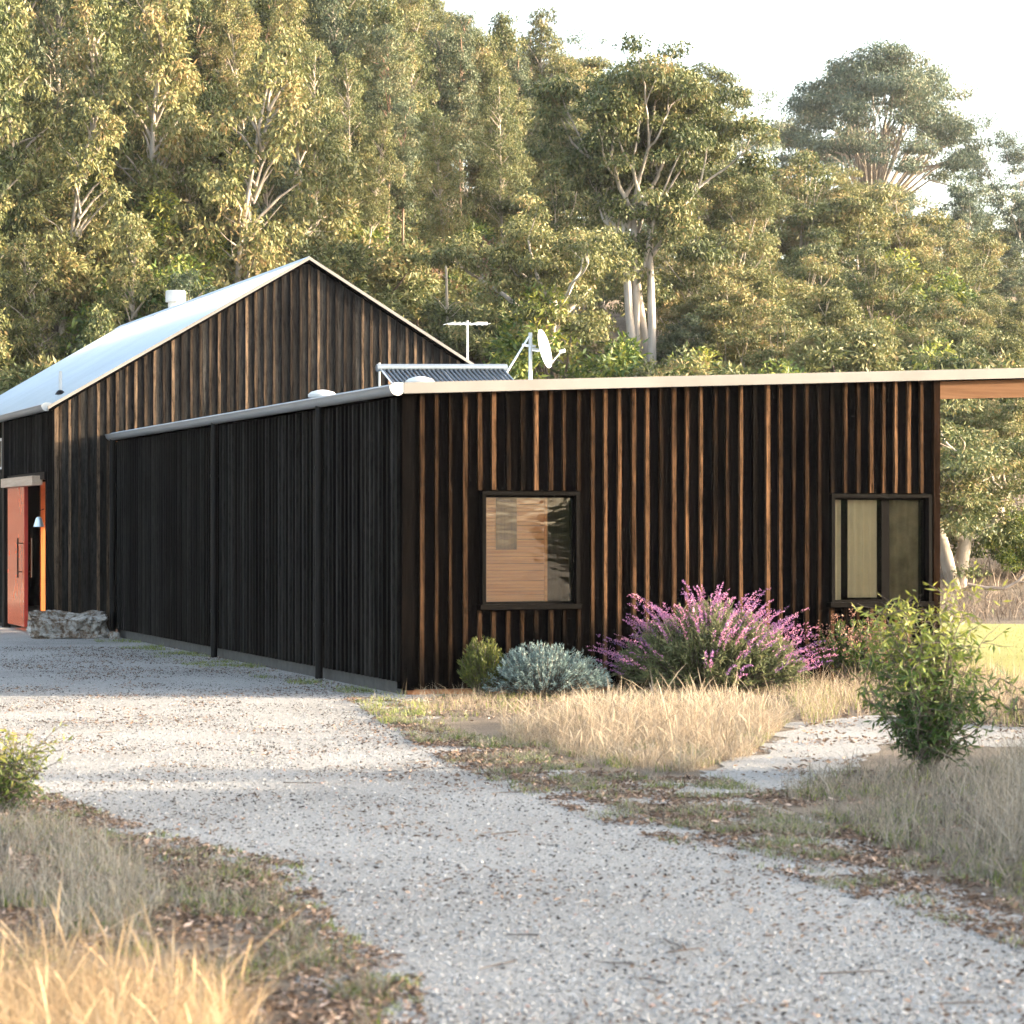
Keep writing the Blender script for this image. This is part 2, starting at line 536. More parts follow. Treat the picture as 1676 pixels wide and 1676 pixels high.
def board_mesh(name, w, d, z0, z1a, z1b, mat, jit=.003, seg=5):
    """an upright board, front face at y=0, back at y=d, x from 0 to w, top edge from z1a to z1b; sawn edges wander a little"""
    v, f = [], []
    for k in range(seg + 1):
        t = k / seg
        j = [random.uniform(-jit, jit) for _ in range(4)]
        za, zb = z0 + (z1a - z0) * t, z0 + (z1b - z0) * t
        v += [(j[0], j[2] * .6, za), (w + j[1], j[3] * .6, zb), (w + j[1] * .3, d, zb), (j[0] * .3, d, za)]
    for k in range(seg):
        a = 4 * k
        f += [(a, a + 1, a + 5, a + 4), (a + 1, a + 2, a + 6, a + 5), (a + 3, a, a + 4, a + 7)]
    f += [(3, 2, 1, 0), (4 * seg, 4 * seg + 1, 4 * seg + 2, 4 * seg + 3)]
    me = bpy.data.meshes.new(name)
    me.from_pydata(v, [], f)
    me.materials.append(mat)
    return me


# --- front wall of the wing with two window openings
W1 = (.862, 1.826, .885, 1.975)      # clear opening x0 x1 z0 z1
W2 = (4.732, 5.842, .868, 1.965)
FR = .038                             # frame lining thickness
mb = MB()
TH = .14
for x0, x1, z0, z1 in [(0, W1[0], .06, 2.95), (W1[0], W1[1], .06, W1[2]), (W1[0], W1[1], W1[3], 2.95), (W1[1], W2[0], .06, 2.95),
                       (W2[0], W2[1], .06, W2[2]), (W2[0], W2[1], W2[3], 2.95), (W2[1], W, .06, 2.95)]:
    mb.box(x0, x1, .024, TH, z0, z1)
front = mb.build('wall', M['black_wall'], B)
front['label'] = 'front wall of the wing, brown-streaked upright battens with two windows'
PITCH = .1505


def front_spans(x0, x1):
    """vertical stretches of cladding between x0 and x1, broken by the windows"""
    top0, top1 = wing_top(x0) + .005, wing_top(x1) + .005
    for w in (W1, W2):
        if x1 > w[0] - FR - .005 and x0 < w[1] + FR + .005:
            return [(.055, w[2] - FR - .022, w[2] - FR - .022), (w[3] + FR + .012, top0, top1)]
    return [(.055, top0, top1)]


xc = .03
k = 0
while xc < W - .06:
    bx = .185 + PITCH * (k - 1) + random.uniform(-.006, .006)
    for z0, za, zb in front_spans(bx + .03, bx + PITCH - .01):
        if bx + PITCH < W + .02:
            link('board', board_mesh('board', PITCH - .004, .016, z0, za, zb, M['board'], .001), front, (bx + .028, .006, 0))
    for z0, za, zb in front_spans(bx, bx + .05):
        if .1 < bx < W - .1:
            wd = random.uniform(.032, .045)
            link('batten', board_mesh('batten', wd, .046, z0, za, zb, M['batten']), front, (bx, -.040 + random.uniform(-.005, .005), 0))
    k += 1
    xc = .185 + PITCH * (k - 1)
link('corner_board', board_mesh('corner_board', .125, .03, .05, wing_top(0), wing_top(.12), M['board'], .001), front, (-.005, -.045, 0))
link('corner_board', board_mesh('corner_board', .075, .12, .05, wing_top(W - .07), wing_top(W), M['corner'], .002), front, (W - .062, -.052, 0))

# --- windows
def window(o, name, label):
    x0, x1, z0, z1 = o
    m = MB()
    yf, yb = -.068, .10
    m.box(x0 - FR, x1 + FR, yf, yb, z1, z1 + FR)
    m.box(x0 - FR, x0, yf, yb, z0, z1)
    m.box(x1, x1 + FR, yf, yb, z0, z1)
    w = m.build(name, M['frame'], B)
    w['label'] = label
    MB().box(x0 - FR - .03, x1 + FR + .01, yf - .035, yb, z0 - FR - .012, z0).build('sill', M['frame'], w)
    m = MB()
    t = .024
    m.box(x0, x1, .002, .034, z1 - t, z1).box(x0, x1, .002, .034, z0, z0 + t)
    m.box(x0, x0 + t, .002, .034, z0 + t, z1 - t).box(x1 - t, x1, .002, .034, z0 + t, z1 - t)
    m.build('sash', M['frame'], w)
    return w, (x0 + t, x1 - t, z0 + t, z1 - t)


w1, g = window(W1, 'window', 'window with a warm timber blind behind the glass')
MB().box(g[0], g[1], .015, .021, g[2], g[3]).build('pane', M['glass'], w1)
m = MB()
n = 30
bx0, bx1 = g[0] + .002, g[0] + (g[1] - g[0]) * .70
for i in range(n):
    z = g[2] + (g[3] - g[2]) * (i + .5) / n
    h = (g[3] - g[2]) / n * .46
    tl = random.uniform(-.004, .004)
    m.add([(bx0, .052, z - h), (bx1, .052 + tl, z - h + tl), (bx1, .058 + tl, z + h + tl), (bx0, .058, z + h),
           (bx0, .060, z - h), (bx1, .060 + tl, z - h + tl), (bx1, .066 + tl, z + h + tl), (bx0, .066, z + h)],
          [(0, 1, 2, 3), (7, 6, 5, 4), (0, 4, 5, 1), (3, 2, 6, 7), (1, 5, 6, 2), (0, 3, 7, 4)])
bl = m.build('blind', M['ply'], w1)
MB().box(bx1, bx1 + .028, .046, .07, g[2], g[3]).build('blind_edge', M['ply'], w1)
MB().box(g[0] + .12, g[0] + .34, .0405, .0505, g[3] - .52, g[3] - .004).build('dark_reflection', M['ply_dark'], w1)  # dark board standing in for a shadowy reflection in the glass

w2, g2 = window(W2, 'window', 'window with pale drawn curtains beside the corner post')
xm = 5.36
MB().box(xm - .045, xm + .045, .000, .036, g2[2], g2[3]).build('mullion', M['frame'], w2)
MB().box(g2[0], xm - .045, .015, .021, g2[2], g2[3]).build('pane', M['glass'], w2)
MB().box(xm + .045, g2[1], .015, .021, g2[2], g2[3]).build('pane', M['glass'], w2)


def curtain(x0, x1, y, z0, z1, parent, folds, amp, mk='curtain'):
    n = folds * 8
    P = [(x0 + (x1 - x0) * i / n, y + amp * math.sin(i / 8 * 2 * math.pi) + amp * .4 * math.sin(i * .37)) for i in range(n + 1)]
    v = [(a, b, z) for z in (z0, z1) for a, b in P] + [(a, b + .004, z) for z in (z0, z1) for a, b in P]
    q = n + 1
    f = [(i, i + 1, q + i + 1, q + i) for i in range(n)] + [(2 * q + i + 1, 2 * q + i, 3 * q + i, 3 * q + i + 1) for i in range(n)]
    MB().add(v, f).build('curtain', M[mk], parent, True)


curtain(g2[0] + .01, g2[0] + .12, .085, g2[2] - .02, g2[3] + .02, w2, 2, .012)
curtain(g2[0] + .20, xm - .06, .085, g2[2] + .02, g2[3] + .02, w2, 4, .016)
curtain(xm + .05, g2[1] - .01, .10, g2[2] - .02, g2[3] + .02, w2, 3, .02, 'curtain_reflection')  # dull cloth standing in for the olive tree reflection in this pane

# --- side wall of the wing
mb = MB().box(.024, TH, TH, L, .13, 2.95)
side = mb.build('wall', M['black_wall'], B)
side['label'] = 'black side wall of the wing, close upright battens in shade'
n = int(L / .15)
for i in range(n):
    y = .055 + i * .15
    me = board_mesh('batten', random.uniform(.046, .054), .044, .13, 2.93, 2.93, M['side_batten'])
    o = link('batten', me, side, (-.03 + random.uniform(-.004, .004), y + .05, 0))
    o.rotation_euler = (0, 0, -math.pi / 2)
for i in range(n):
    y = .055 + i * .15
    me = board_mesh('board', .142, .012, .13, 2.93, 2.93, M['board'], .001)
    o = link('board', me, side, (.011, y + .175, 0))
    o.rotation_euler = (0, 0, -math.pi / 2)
MB().box(.02, .16, .02, L - .02, -.05, .125).build('plinth', M['concrete'], B)
MB().box(.06, 2.2, -.018, .02, -.05, .052).build('base_board', M['base'], B)
MB().box(2.2, W, .02, .14, -.05, .055).build('plinth', M['concrete'], B)
# right side and back closed
MB().box(W - .14, W - .002, .14, L, -.05, 3.0).build('wall', M['black_wall'], B)
MB().box(.14, W - .14, TH, L, -.08, .03).build('floor_slab', M['concrete'], B)
MB().box(.14, W - .14, 3.2, 3.3, .03, 2.94).build('inner_wall', M['ply_dark'], B)

# --- wing roof: corrugated sheet falling to the gutter, cream edge capping, beam beyond the wall
def corrugated(x0, z0, x1, z1, y0, y1, pitch, amp, mat, name, parent):
    ny = int((y1 - y0) / pitch * 6)
    yy = np.linspace(y0, y1, ny + 1)
    w = amp * np.sin((yy - y0) / pitch * 2 * np.pi)
    nrm = np.array([-(z1 - z0), x1 - x0]) / math.hypot(x1 - x0, z1 - z0)
    V = []
    for off in (0, -.004):
        for (x, z) in ((x0, z0), (x1, z1)):
            V.append(np.stack([x + nrm[0] * (w + off), yy, z + nrm[1] * (w + off)], 1))
    V = np.concatenate(V)
    q = ny + 1
    i = np.arange(ny)
    F = np.concatenate([np.stack([i, q + i, q + i + 1, i + 1], 1), np.stack([2 * q + i, 2 * q + i + 1, 3 * q + i + 1, 3 * q + i], 1),
                        np.stack([i, i + 1, 2 * q + i + 1, 2 * q + i], 1), np.stack([q + i, 3 * q + i, 3 * q + i + 1, q + i + 1], 1)])
    return link(name, mesh_np(name, V, F, mat, None, True), parent)


roof = corrugated(-.09, wing_top(-.09) + .092, 9.0, wing_top(9.0) + .092, -.10, L - .03, .0762, .009, M['zinc'], 'roof', B)
roof['label'] = 'low corrugated roof of the wing'
MB().prism([(0.0, wing_top(0) + .01), (9.0, wing_top(9) + .01), (9.0, wing_top(9) + .076), (0.0, wing_top(0) + .076)], 'y', -.06, L - .03).build('roof_deck', M['black_wall'], roof)
MB().prism([(-.02, wing_top(0) - .004), (9.0, wing_top(9.0) - .004), (9.0, wing_top(9.0) + .104), (-.02, wing_top(0) + .104)], 'y', -.145, -.115).build('fascia', M['fascia'], roof)
MB().prism([(W + .012, 3.018), (9.0, 3.12), (9.0, wing_top(9.0) - .012), (W + .012, wing_top(W) - .012)], 'y', -.02, .07).build('beam', M['beam'], roof)
for (x, y, s) in ((.60, 1.25, .15), (.30, 3.9, .16)):
    z = wing_top(x) + .088
    MB().lathe([(s * .8, 0), (s * .8, .05), (s, .055), (s * 1.02, .085), (s * .8, .115), (s * .35, .135), (.01, .14)], (x, y, z), 18).build('roof_vent', M['white'], roof, True)
MB().lathe([(.06, 0), (.06, .05), (.035, .075), (.01, .08)], (2.15, 2.0, wing_top(2.15) + .09), 12).build('roof_vent', M['white'], roof, True)

# --- gutters (half round) with brackets and end caps
def gutter(name, x, z, y0, y1, r, parent, label, bstep=.9):
    n = 10
    v, f = [], []
    for y in (y0, y1):
        for rr in (r, r - .006):
            for k in range(n + 1):
                t = math.pi + math.pi * k / n
                v.append((x + rr * math.cos(t), y, z + rr * 1.15 * math.sin(t)))
    q = n + 1
    for k in range(n):
        f += [(k, k + 1, 2 * q + k + 1, 2 * q + k), (q + k + 1, q + k, 3 * q + k, 3 * q + k + 1)]
    f += [(0, 2 * q, 3 * q, q), (n, q + n, 3 * q + n, 2 * q + n)]
    gobj = MB().add(v, f).build(name, M['gutter'], parent, True)
    gobj['label'] = label
    MB().tube([(x - r, y0, z), (x - r, y1, z)], .009, 6).build('rolled_edge', M['gutter'], gobj, True)
    poly = [(x + (r + .006) * math.cos(math.pi + math.pi * k / n), z + (r + .006) * 1.15 * math.sin(math.pi + math.pi * k / n)) for k in range(n + 1)]
    poly += [(x + r, z + .035), (x - r * .4, z + .035)]
    MB().prism(poly, 'y', y0 - .012, y0 - .001).build('end_cap', M['white'], gobj)
    y = y0 + .25
    base = None
    while y < y1:
        if base is None:
            bm = MB()
            vv, ff = [], []
            for yy in (-.012, .012):
                for k in range(n + 1):
                    t = math.pi + math.pi * k / n
                    vv.append(((r + .004) * math.cos(t), yy, (r + .004) * 1.15 * math.sin(t)))
            ff = [(k, k + 1, q + k + 1, q + k) for k in range(n)]
            base = bm.add(vv, ff).build('bracket', M['gutter'], gobj)
            base.location = (x, y, z)
        else:
            c = base.copy(); COL.objects.link(c); c.parent = gobj; c.location = (x, y, z)
        y += bstep
    return gobj


gutter('gutter', -.085, 3.035, -.13, L + .35, .075, B, 'grey half-round gutter along the low wing roof')
gutter('gutter', XB - .13, 3.47, L - .02, YEND, .075, B, 'grey half-round gutter along the tall roof')

# --- downpipes on the side wall
for y in (2.66, 7.49, 13.97):
    m = MB().tube([(-.085, y, 2.97), (-.085, y, 2.9), (-.09, y, 2.84), (-.09, y, .02)], .043, 12)
    dp = m.build('downpipe', M['pipe'], B, True)
    for z in (.6, 2.3):
        MB().tube([(-.09, y, z - .018), (-.09, y, z + .018)], .049, 12).build('clip', M['pipe'], dp, True)
        MB().box(-.05, .02, y - .01, y + .01, z - .012, z + .012).build('clip', M['pipe'], dp)

# --- gabled block
ZB = 2.95
gab = MB().prism([(XB + .03, .05), (0.0, .05), (0.0, ZB), (XE - .03, ZB), (XE - .03, barn_top(XE) - .08), (XR, ZR - .08), (XB + .03, barn_top(XB) - .08)], 'y', L + .028, L + .13)
gab = gab.build('gable_wall', M['black_wall'], B)
gab['label'] = 'tall gable wall of weathered grey upright boards'
GP = .1425
i = 0
while True:
    x = XB + .06 + i * GP
    if x > XE - .12: break
    jx = random.uniform(-.004, .004)
    def top(a): return barn_top(a) - .075
    def bot(a): return .05 if a + GP < .02 else wing_top(max(a, 0)) + .02
    # the apex board is split so that its top follows both slopes
    a0, a1 = x + .044, x + GP + .002
    me = board_mesh('board', a1 - a0, .014, bot(a0), min(top(a0), ZR), min(top(a1), ZR), M['gable_board'], .0015)
    link('board', me, gab, (a0, L + .012 + random.uniform(-.002, .002), 0))
    wd = random.uniform(.036, .044)
    me = board_mesh('batten', wd, .032, bot(x), top(x + jx), top(x + jx + wd), M['gable_batten'])
    link('batten', me, gab, (x + jx, L - .006 + random.uniform(-.003, .003), 0))
    i += 1
link('corner_board', board_mesh('corner_board', .06, .05, .05, barn_top(XB) - .09, barn_top(XB + .06) - .09, M['gable_batten'], .002), gab, (XB - .01, L - .025, 0))

# left wall of the gabled block with the doorway
YO0, YO1, ZO = 14.88, 18.24, 2.36
mb = MB()
for y0, y1, z0, z1 in [(L + .13, YO0, .05, 3.44), (YO0, YO1, ZO, 3.44), (YO1, YEND, .05, 3.44)]:
    mb.box(XB + .024, XB + .15, y0, y1, z0, z1)
lw = mb.build('wall', M['black_wall'], B)
lw['label'] = 'shaded side wall of the tall block above the doorway'
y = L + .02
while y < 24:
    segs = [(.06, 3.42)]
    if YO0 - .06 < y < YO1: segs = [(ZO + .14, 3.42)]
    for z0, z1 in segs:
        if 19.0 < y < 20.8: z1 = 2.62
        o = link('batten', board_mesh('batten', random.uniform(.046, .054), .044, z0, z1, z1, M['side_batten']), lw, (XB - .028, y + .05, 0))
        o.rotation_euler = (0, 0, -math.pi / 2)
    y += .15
MB().box(XB - .05, XB + .02, YO0 - .1, YO1 + .05, ZO + .02, ZO + .13).build('flashing', M['pipe'], lw)
MB().box(XB - .11, XB - .0, 18.28, 18.50, .0, 3.42).build('post', M['pipe'], lw)
hw = MB().box(XB - .03, XB + .022, 19.0, 20.8, 2.62, 2.66).box(XB - .03, XB + .022, 19.0, 20.8, 3.10, 3.14).box(XB - .03, XB + .022, 19.0, 19.04, 2.66, 3.10).box(XB - .03, XB + .022, 20.76, 20.8, 2.66, 3.10).build('window', M['white'], B)
hw['label'] = 'small high window with a pale frame at the left edge'
MB().box(XB - .005, XB + .0, 19.04, 20.76, 2.66, 3.10).build('pane', M['glass'], hw)
# far and right walls (the right wall has an unseen opening added to let sun inside)
MB().box(XB + .15, XE - .15, YEND - .15, YEND, 0, 3.4).build('wall', M['black_wall'], B)
mb = MB()
for y0, y1, z0, z1 in [(L + .13, 15.0, 0, 3.44), (15.0, 21.0, 2.9, 3.44), (21.0, YEND, 0, 3.44)]:
    mb.box(XE - .15, XE - .01, y0, y1, z0, z1)
mb.build('wall', M['black_wall'], B)
MB().box(XB + .15, XE - .15, L + .13, YEND - .15, -.08, .05).build('floor_slab', M['concrete'], B)
# inside the doorway: timber lined wall and post
MB().box(XB + .5, XE - .3, 18.3, 18.4, .05, 3.3).build('inner_wall', M['interior'], B)
MB().box(XB + .30, XB + .42, 16.0, 16.12, .05, 2.2).build('inner_post', M['interior'], B)

# door: red sliding leaf, timber header, pull handles
door = MB().box(XB - .10, XB - .04, 16.33, 17.95, .09, 2.29).build('door', M['door'], B)
door['label'] = 'glossy red sliding door standing half open'
MB().box(XB - .098, XB - .042, 16.318, 16.329, .09, 2.29).build('door_edge', M['door_edge'], door)
for sgn, xx in ((-1, XB - .10), (1, XB - .04)):
    hx = xx + sgn * .075
    m = MB().tube([(hx, 16.47, .86), (hx, 16.47, 1.48)], .013, 8)
    for z in (.95, 1.40):
        m.tube([(xx, 16.47, z), (hx, 16.47, z)], .009, 8)
    m.build('handle', M['pipe'], door, True)
MB().box(XB - .17, XB - .012, 15.16, 18.22, 2.295, 2.44).build('door_header', M['header'], B)

# roof of the gabled block
ov = .135
rl = corrugated(XB - ov, barn_top(XB - ov) - .01, XR, ZR - .012, L - .10, YEND + .1, .09, .007, M['zinc'], 'roof', B)
rl['label'] = 'pale blue-grey metal roof of the tall gabled block'
corrugated(XR, ZR - .012, XE + ov, barn_top(XE + ov) - .01, L - .10, YEND + .1, .09, .007, M['zinc'], 'roof_slope', rl)
for xa, xb_ in ((XB - .1, XR), (XR, XE + .1)):
    MB().prism([(xa, barn_top(xa) - .03), (xb_, barn_top(xb_) - .03), (xb_, barn_top(xb_) - .072), (xa, barn_top(xa) - .072)], 'y', L - .07, YEND).build('roof_deck', M['black_wall'], rl)
    MB().prism([(xa - (.03 if xa < XR else 0), barn_top(xa) + .010), (xb_, barn_top(xb_) + .010), (xb_, barn_top(xb_) - .040), (xa - (.03 if xa < XR else 0), barn_top(xa) - .040)], 'y', L - .125, L - .105).build('barge_board', M['fascia'], rl)
MB().prism([(XR - .16, barn_top(XR - .16) + .012), (XR, ZR + .016), (XR + .16, barn_top(XR + .16) + .012), (XR, ZR + .004)], 'y', L - .11, YEND + .1).build('ridge_cap', M['zinc'], rl)
fl = MB().lathe([(.145, -.5), (.145, .30)], (XR + .30, 24.7, 5.70), 24).build('flue', M['white'], rl, True)
MB().lathe([(.15, .30), (.195, .301), (.195, .50), (.18, .515), (.01, .52)], (XR + .30, 24.7, 5.70), 24).build('flue_cap', M['white'], fl, True)
vx, vy = -.55, 15.75
vp = MB().tube([(vx, vy, barn_top(vx) - .02), (vx, vy, barn_top(vx) + .36)], .028, 10).build('vent_pipe', M['white'], rl, True)
MB().lathe([(.09, 0), (.055, .05), (.03, .07)], (vx, vy, barn_top(vx) - .005), 12).build('flashing', M['pipe'], vp, True)


# ------------------------------------------------------------------ things on the roofs
def on_b(name, x, y, z, label, cat):
    wx, wy = b2w(x, y)
    return tag(empty(name, (wx, wy, z), ALPHA), label, cat)


zc = wing_top(3) + .10
sw = on_b('solar_water_collector', 2.40, 7.4, wing_top(2.25) + .10, 'rack of dark glass solar water tubes under a blue-grey header on the low roof', 'solar collector')
CW = 1.78
MB().tube([(-.03, 1.15, .61), (CW + .03, 1.15, .65)], .050, 14).build('manifold', M['blue_metal'], sw, True)
ntube = 28
for i in range(ntube):
    x = .04 + (CW - .08) * i / (ntube - 1)
    MB().tube([(x, 1.12, .58 + .04 * i / ntube), (x, -.28, .03)], .021, 8).build('tube', M['tube_glass'], sw, True)
MB().box(0, CW, -.33, -.29, -.01, .06).build('foot_rail', M['steel'], sw)
for x in (.02, CW / 2, CW - .02):
    MB().tube([(x, 1.19, .68), (x, 1.19, -.02)], .014, 6).build('leg', M['steel'], sw)
    MB().tube([(x, 1.15, .60), (x, -.3, .0)], .012, 6).build('rail', M['steel'], sw)

# satellite dish
dx_, dy_ = 2.55, 11.2
ds = on_b('satellite_dish', 5.43, 10.9, wing_top(5.43) + .09, 'white satellite dish on a braced pole above the low roof', 'satellite dish')
MB().tube([(0, 0, 0), (0, 0, 1.20)], .028, 10).build('pole', M['white'], ds, True)
MB().tube([(-.80, -.1, .0), (-.02, 0, 1.14)], .016, 8).build('brace', M['steel'], ds, True)
MB().tube([(-.22, -.5, .0), (-.01, -.02, 1.0)], .014, 8).build('brace', M['steel'], ds, True)
dish_dir = Vector((math.cos(R(-38)), math.sin(R(-38)), .22)).normalized()
rot = dish_dir.to_track_quat('Z', 'Y').to_matrix()
cen = Vector((.18, -.02, .96))
v, f = [], []
nr, na = 6, 28
for side_ in (0, 1):
    for i in range(nr + 1):
        r_ = .275 * i / nr
        for k in range(na):
            t = 2 * math.pi * k / na
            p = Vector((r_ * math.cos(t), r_ * math.sin(t) * 1.05, .55 * r_ * r_ - (.008 if side_ else 0)))
            v.append(cen + rot @ p)
q = (nr + 1) * na
for i in range(nr):
    for k in range(na):
        k2 = (k + 1) % na
        f.append((i * na + k, i * na + k2, (i + 1) * na + k2, (i + 1) * na + k))
        f.append((q + i * na + k, q + (i + 1) * na + k, q + (i + 1) * na + k2, q + i * na + k2))
for k in range(na):
    k2 = (k + 1) % na
    f.append((nr * na + k, nr * na + k2, q + nr * na + k2, q + nr * na + k))
MB().add(v, f).build('reflector', M['white'], ds, True)
bk = cen - dish_dir * .06
MB().tube([(0, 0, .96), bk, cen - dish_dir * .008], .022, 8).build('mount', M['steel'], ds, True)
MB().tube([(-.13, 0, 1.02), (.08, 0, 1.0)], .018, 8).build('mount', M['steel'], ds, True)
foc = cen + dish_dir * .30 + Vector((0, 0, -.10))
MB().tube([cen + rot @ Vector((0, -.27, .03)), foc], .010, 6).build('feed_arm', M['steel'], ds, True)
MB().tube([foc - dish_dir * .03, foc + dish_dir * .05], .028, 10).build('feed_horn', M['white'], ds, True)

# television antenna at the foot of the gable slope
an = on_b('television_antenna', 6.0, L + 1.2, barn_top(6.0) - .02, 'thin rod television antenna on a mast beside the gable slope', 'antenna')
MB().tube([(0, 0, 0), (0, 0, 1.02)], .017, 8).build('mast', M['white'], an, True)
MB().tube([(-.33, 0, .955), (.34, 0, .975)], .011, 8).build('boom', M['white'], an, True)
for i in range(8):
    x = -.31 + .09 * i
    MB().tube([(x, -.30 + .012 * i, .97), (x, .30 - .012 * i, .97)], .006, 6).build('element', M['white'], an)
MB().box(.16, .34, -.02, .02, .96, 1.005).build('junction_box', M['white'], an)

# bell by the door
bl_ = on_b('hanging_bell', XB - .10, 14.97, 1.66, 'small pale bell hanging beside the open red door', 'bell')
MB().lathe([(.085, 0), (.075, .03), (.058, .09), (.045, .13), (.02, .15)], (0, 0, 0), 16).build('bell_body', M['bell'], bl_, True)
MB().tube([(0, 0, .14), (0, 0, .24), (.08, 0, .27)], .008, 6).build('hook', M['pipe'], bl_)
MB().tube([(0, 0, -.03), (0, 0, .05)], .012, 6).build('clapper', M['pipe'], bl_)


# ------------------------------------------------------------------ rocks
def rock(name, loc, size, seed, label, cat, sub=5, rz=0.0):
    import bmesh
    bm = bmesh.new()
    bmesh.ops.create_icosphere(bm, subdivisions=sub, radius=1)
    off = Vector((seed * 3.1, seed * 1.7, seed * .9))
    for vt in bm.verts:
        p = vt.co.copy()
        b = Vector([math.copysign(abs(c) ** .60, c) for c in p])
        n = mnoise.noise(p * 1.3 + off) * .34 + mnoise.noise(p * 3.1 + off) * .17 + mnoise.noise(p * 7 + off) * .08 + mnoise.noise(p * 16 + off) * .02
        c = mnoise.cell(p * 2.1 + off) * .10
        b = b * (1 + n + c)
        vt.co = Vector((b.x * size[0], b.y * size[1], max(b.z, -.75) * size[2]))
    me = bpy.data.meshes.new(name)
    bm.to_mesh(me); bm.free()
    me.materials.append(M['rock'])
    o = link(name, me, None, loc)
    o.rotation_euler = (0, 0, rz)
    tag(o, label, cat)
    return o


rx, ry = gp(110, 1045)
rock('boulder', (rx, ry + .1, .17), (.52, .33, .24), 3, 'rough pale and brown boulder lying by the red door', 'boulder', 5, R(8))
rx, ry = gp(186, 1046)
rock('small_stone', (rx, ry + .05, .045), (.075, .06, .065), 9, 'small pale stone beside the boulder at the wall foot', 'stone', 3)


# ------------------------------------------------------------------ leaves, trees
def unit(a):
    return a / np.maximum(1e-6, np.linalg.norm(a, axis=-1, keepdims=True))


def leaf_quads(P, D, Ln, Wd, rng):
    D = unit(D)
    s = unit(np.cross(D, rng.normal(size=P.shape)))
    Ln = np.asarray(Ln).reshape(-1, 1); Wd = np.asarray(Wd).reshape(-1, 1)
    V = np.stack([P, P + D * Ln * .42 + s * Wd * .5, P + D * Ln, P + D * Ln * .42 - s * Wd * .5], 1)
    n = len(P)
    return V.reshape(-1, 3), np.arange(4 * n).reshape(n, 4)


def cluster_leaves(C, Rad, per, rng, Ln, Wd, flat=.75, droop=.8, outward=.35):
    C = np.asarray(C, float); Rad = np.asarray(Rad, float)
    n = len(C)
    idx = np.repeat(np.arange(n), np.maximum(8, (per * (Rad / Rad.mean()) ** 2)).astype(int))
    d = unit(rng.normal(size=(len(idx), 3)))
    d[:, 2] = np.where(d[:, 2] < -.2, d[:, 2] * .6, d[:, 2])
    rr = rng.random(len(idx)) ** .42
    off = d * (rr * Rad[idx])[:, None]
    off[:, 2] *= flat
    P = C[idx] + off
    D = d * outward + rng.normal(size=P.shape) * .55
    D[:, 2] -= droop
    V, Q = leaf_quads(P, D, Ln * rng.uniform(.45, 1.45, len(P)), Wd * rng.uniform(.6, 1.4, len(P)), rng)
    ct = rng.normal(0, .13, n)
    tint = np.clip(.46 + ct[idx] + rng.normal(0, .20, len(P)), 0, 1)
    return V, Q, np.repeat(tint, 4)


class Skel:
    def __init__(s): s.V, s.F, s.n = [], [], 0

    def tube(s, path, rad, n=6):
        path = np.asarray(path, float); rad = np.asarray(rad, float)
        d = unit(np.gradient(path, axis=0))
        ref = np.where(np.abs(d[:, 2:3]) > .9, np.array([[1., 0, 0]]), np.array([[0, 0, 1.]]))
        a = unit(np.cross(d, ref)); b = np.cross(d, a)
        t = np.arange(n) * 2 * np.pi / n
        v = path[:, None] + (a[:, None] * np.cos(t)[None, :, None] + b[:, None] * np.sin(t)[None, :, None]) * rad[:, None, None]
        m = len(path)
        i = np.arange(m - 1)[:, None] * n; k = np.arange(n)[None]; k2 = (k + 1) % n
        s.V.append(v.reshape(-1, 3))
        s.F.append(np.stack([i + k, i + k2, i + n + k2, i + n + k], -1).reshape(-1, 4) + s.n)
        s.n += m * n

    def mesh(s, name, mat):
        return mesh_np(name, np.concatenate(s.V), np.concatenate(s.F), mat, None, True)


def limb(p, d, ln, rng, seg=6, wob=.18, up=.12):
    path = [np.array(p, float)]
    d = np.array(d, float)
    for k in range(seg):
        d = d + rng.normal(0, wob, 3); d[2] += up
        d = d / np.linalg.norm(d)
        path.append(path[-1] + d * ln / seg)
    return np.array(path), d


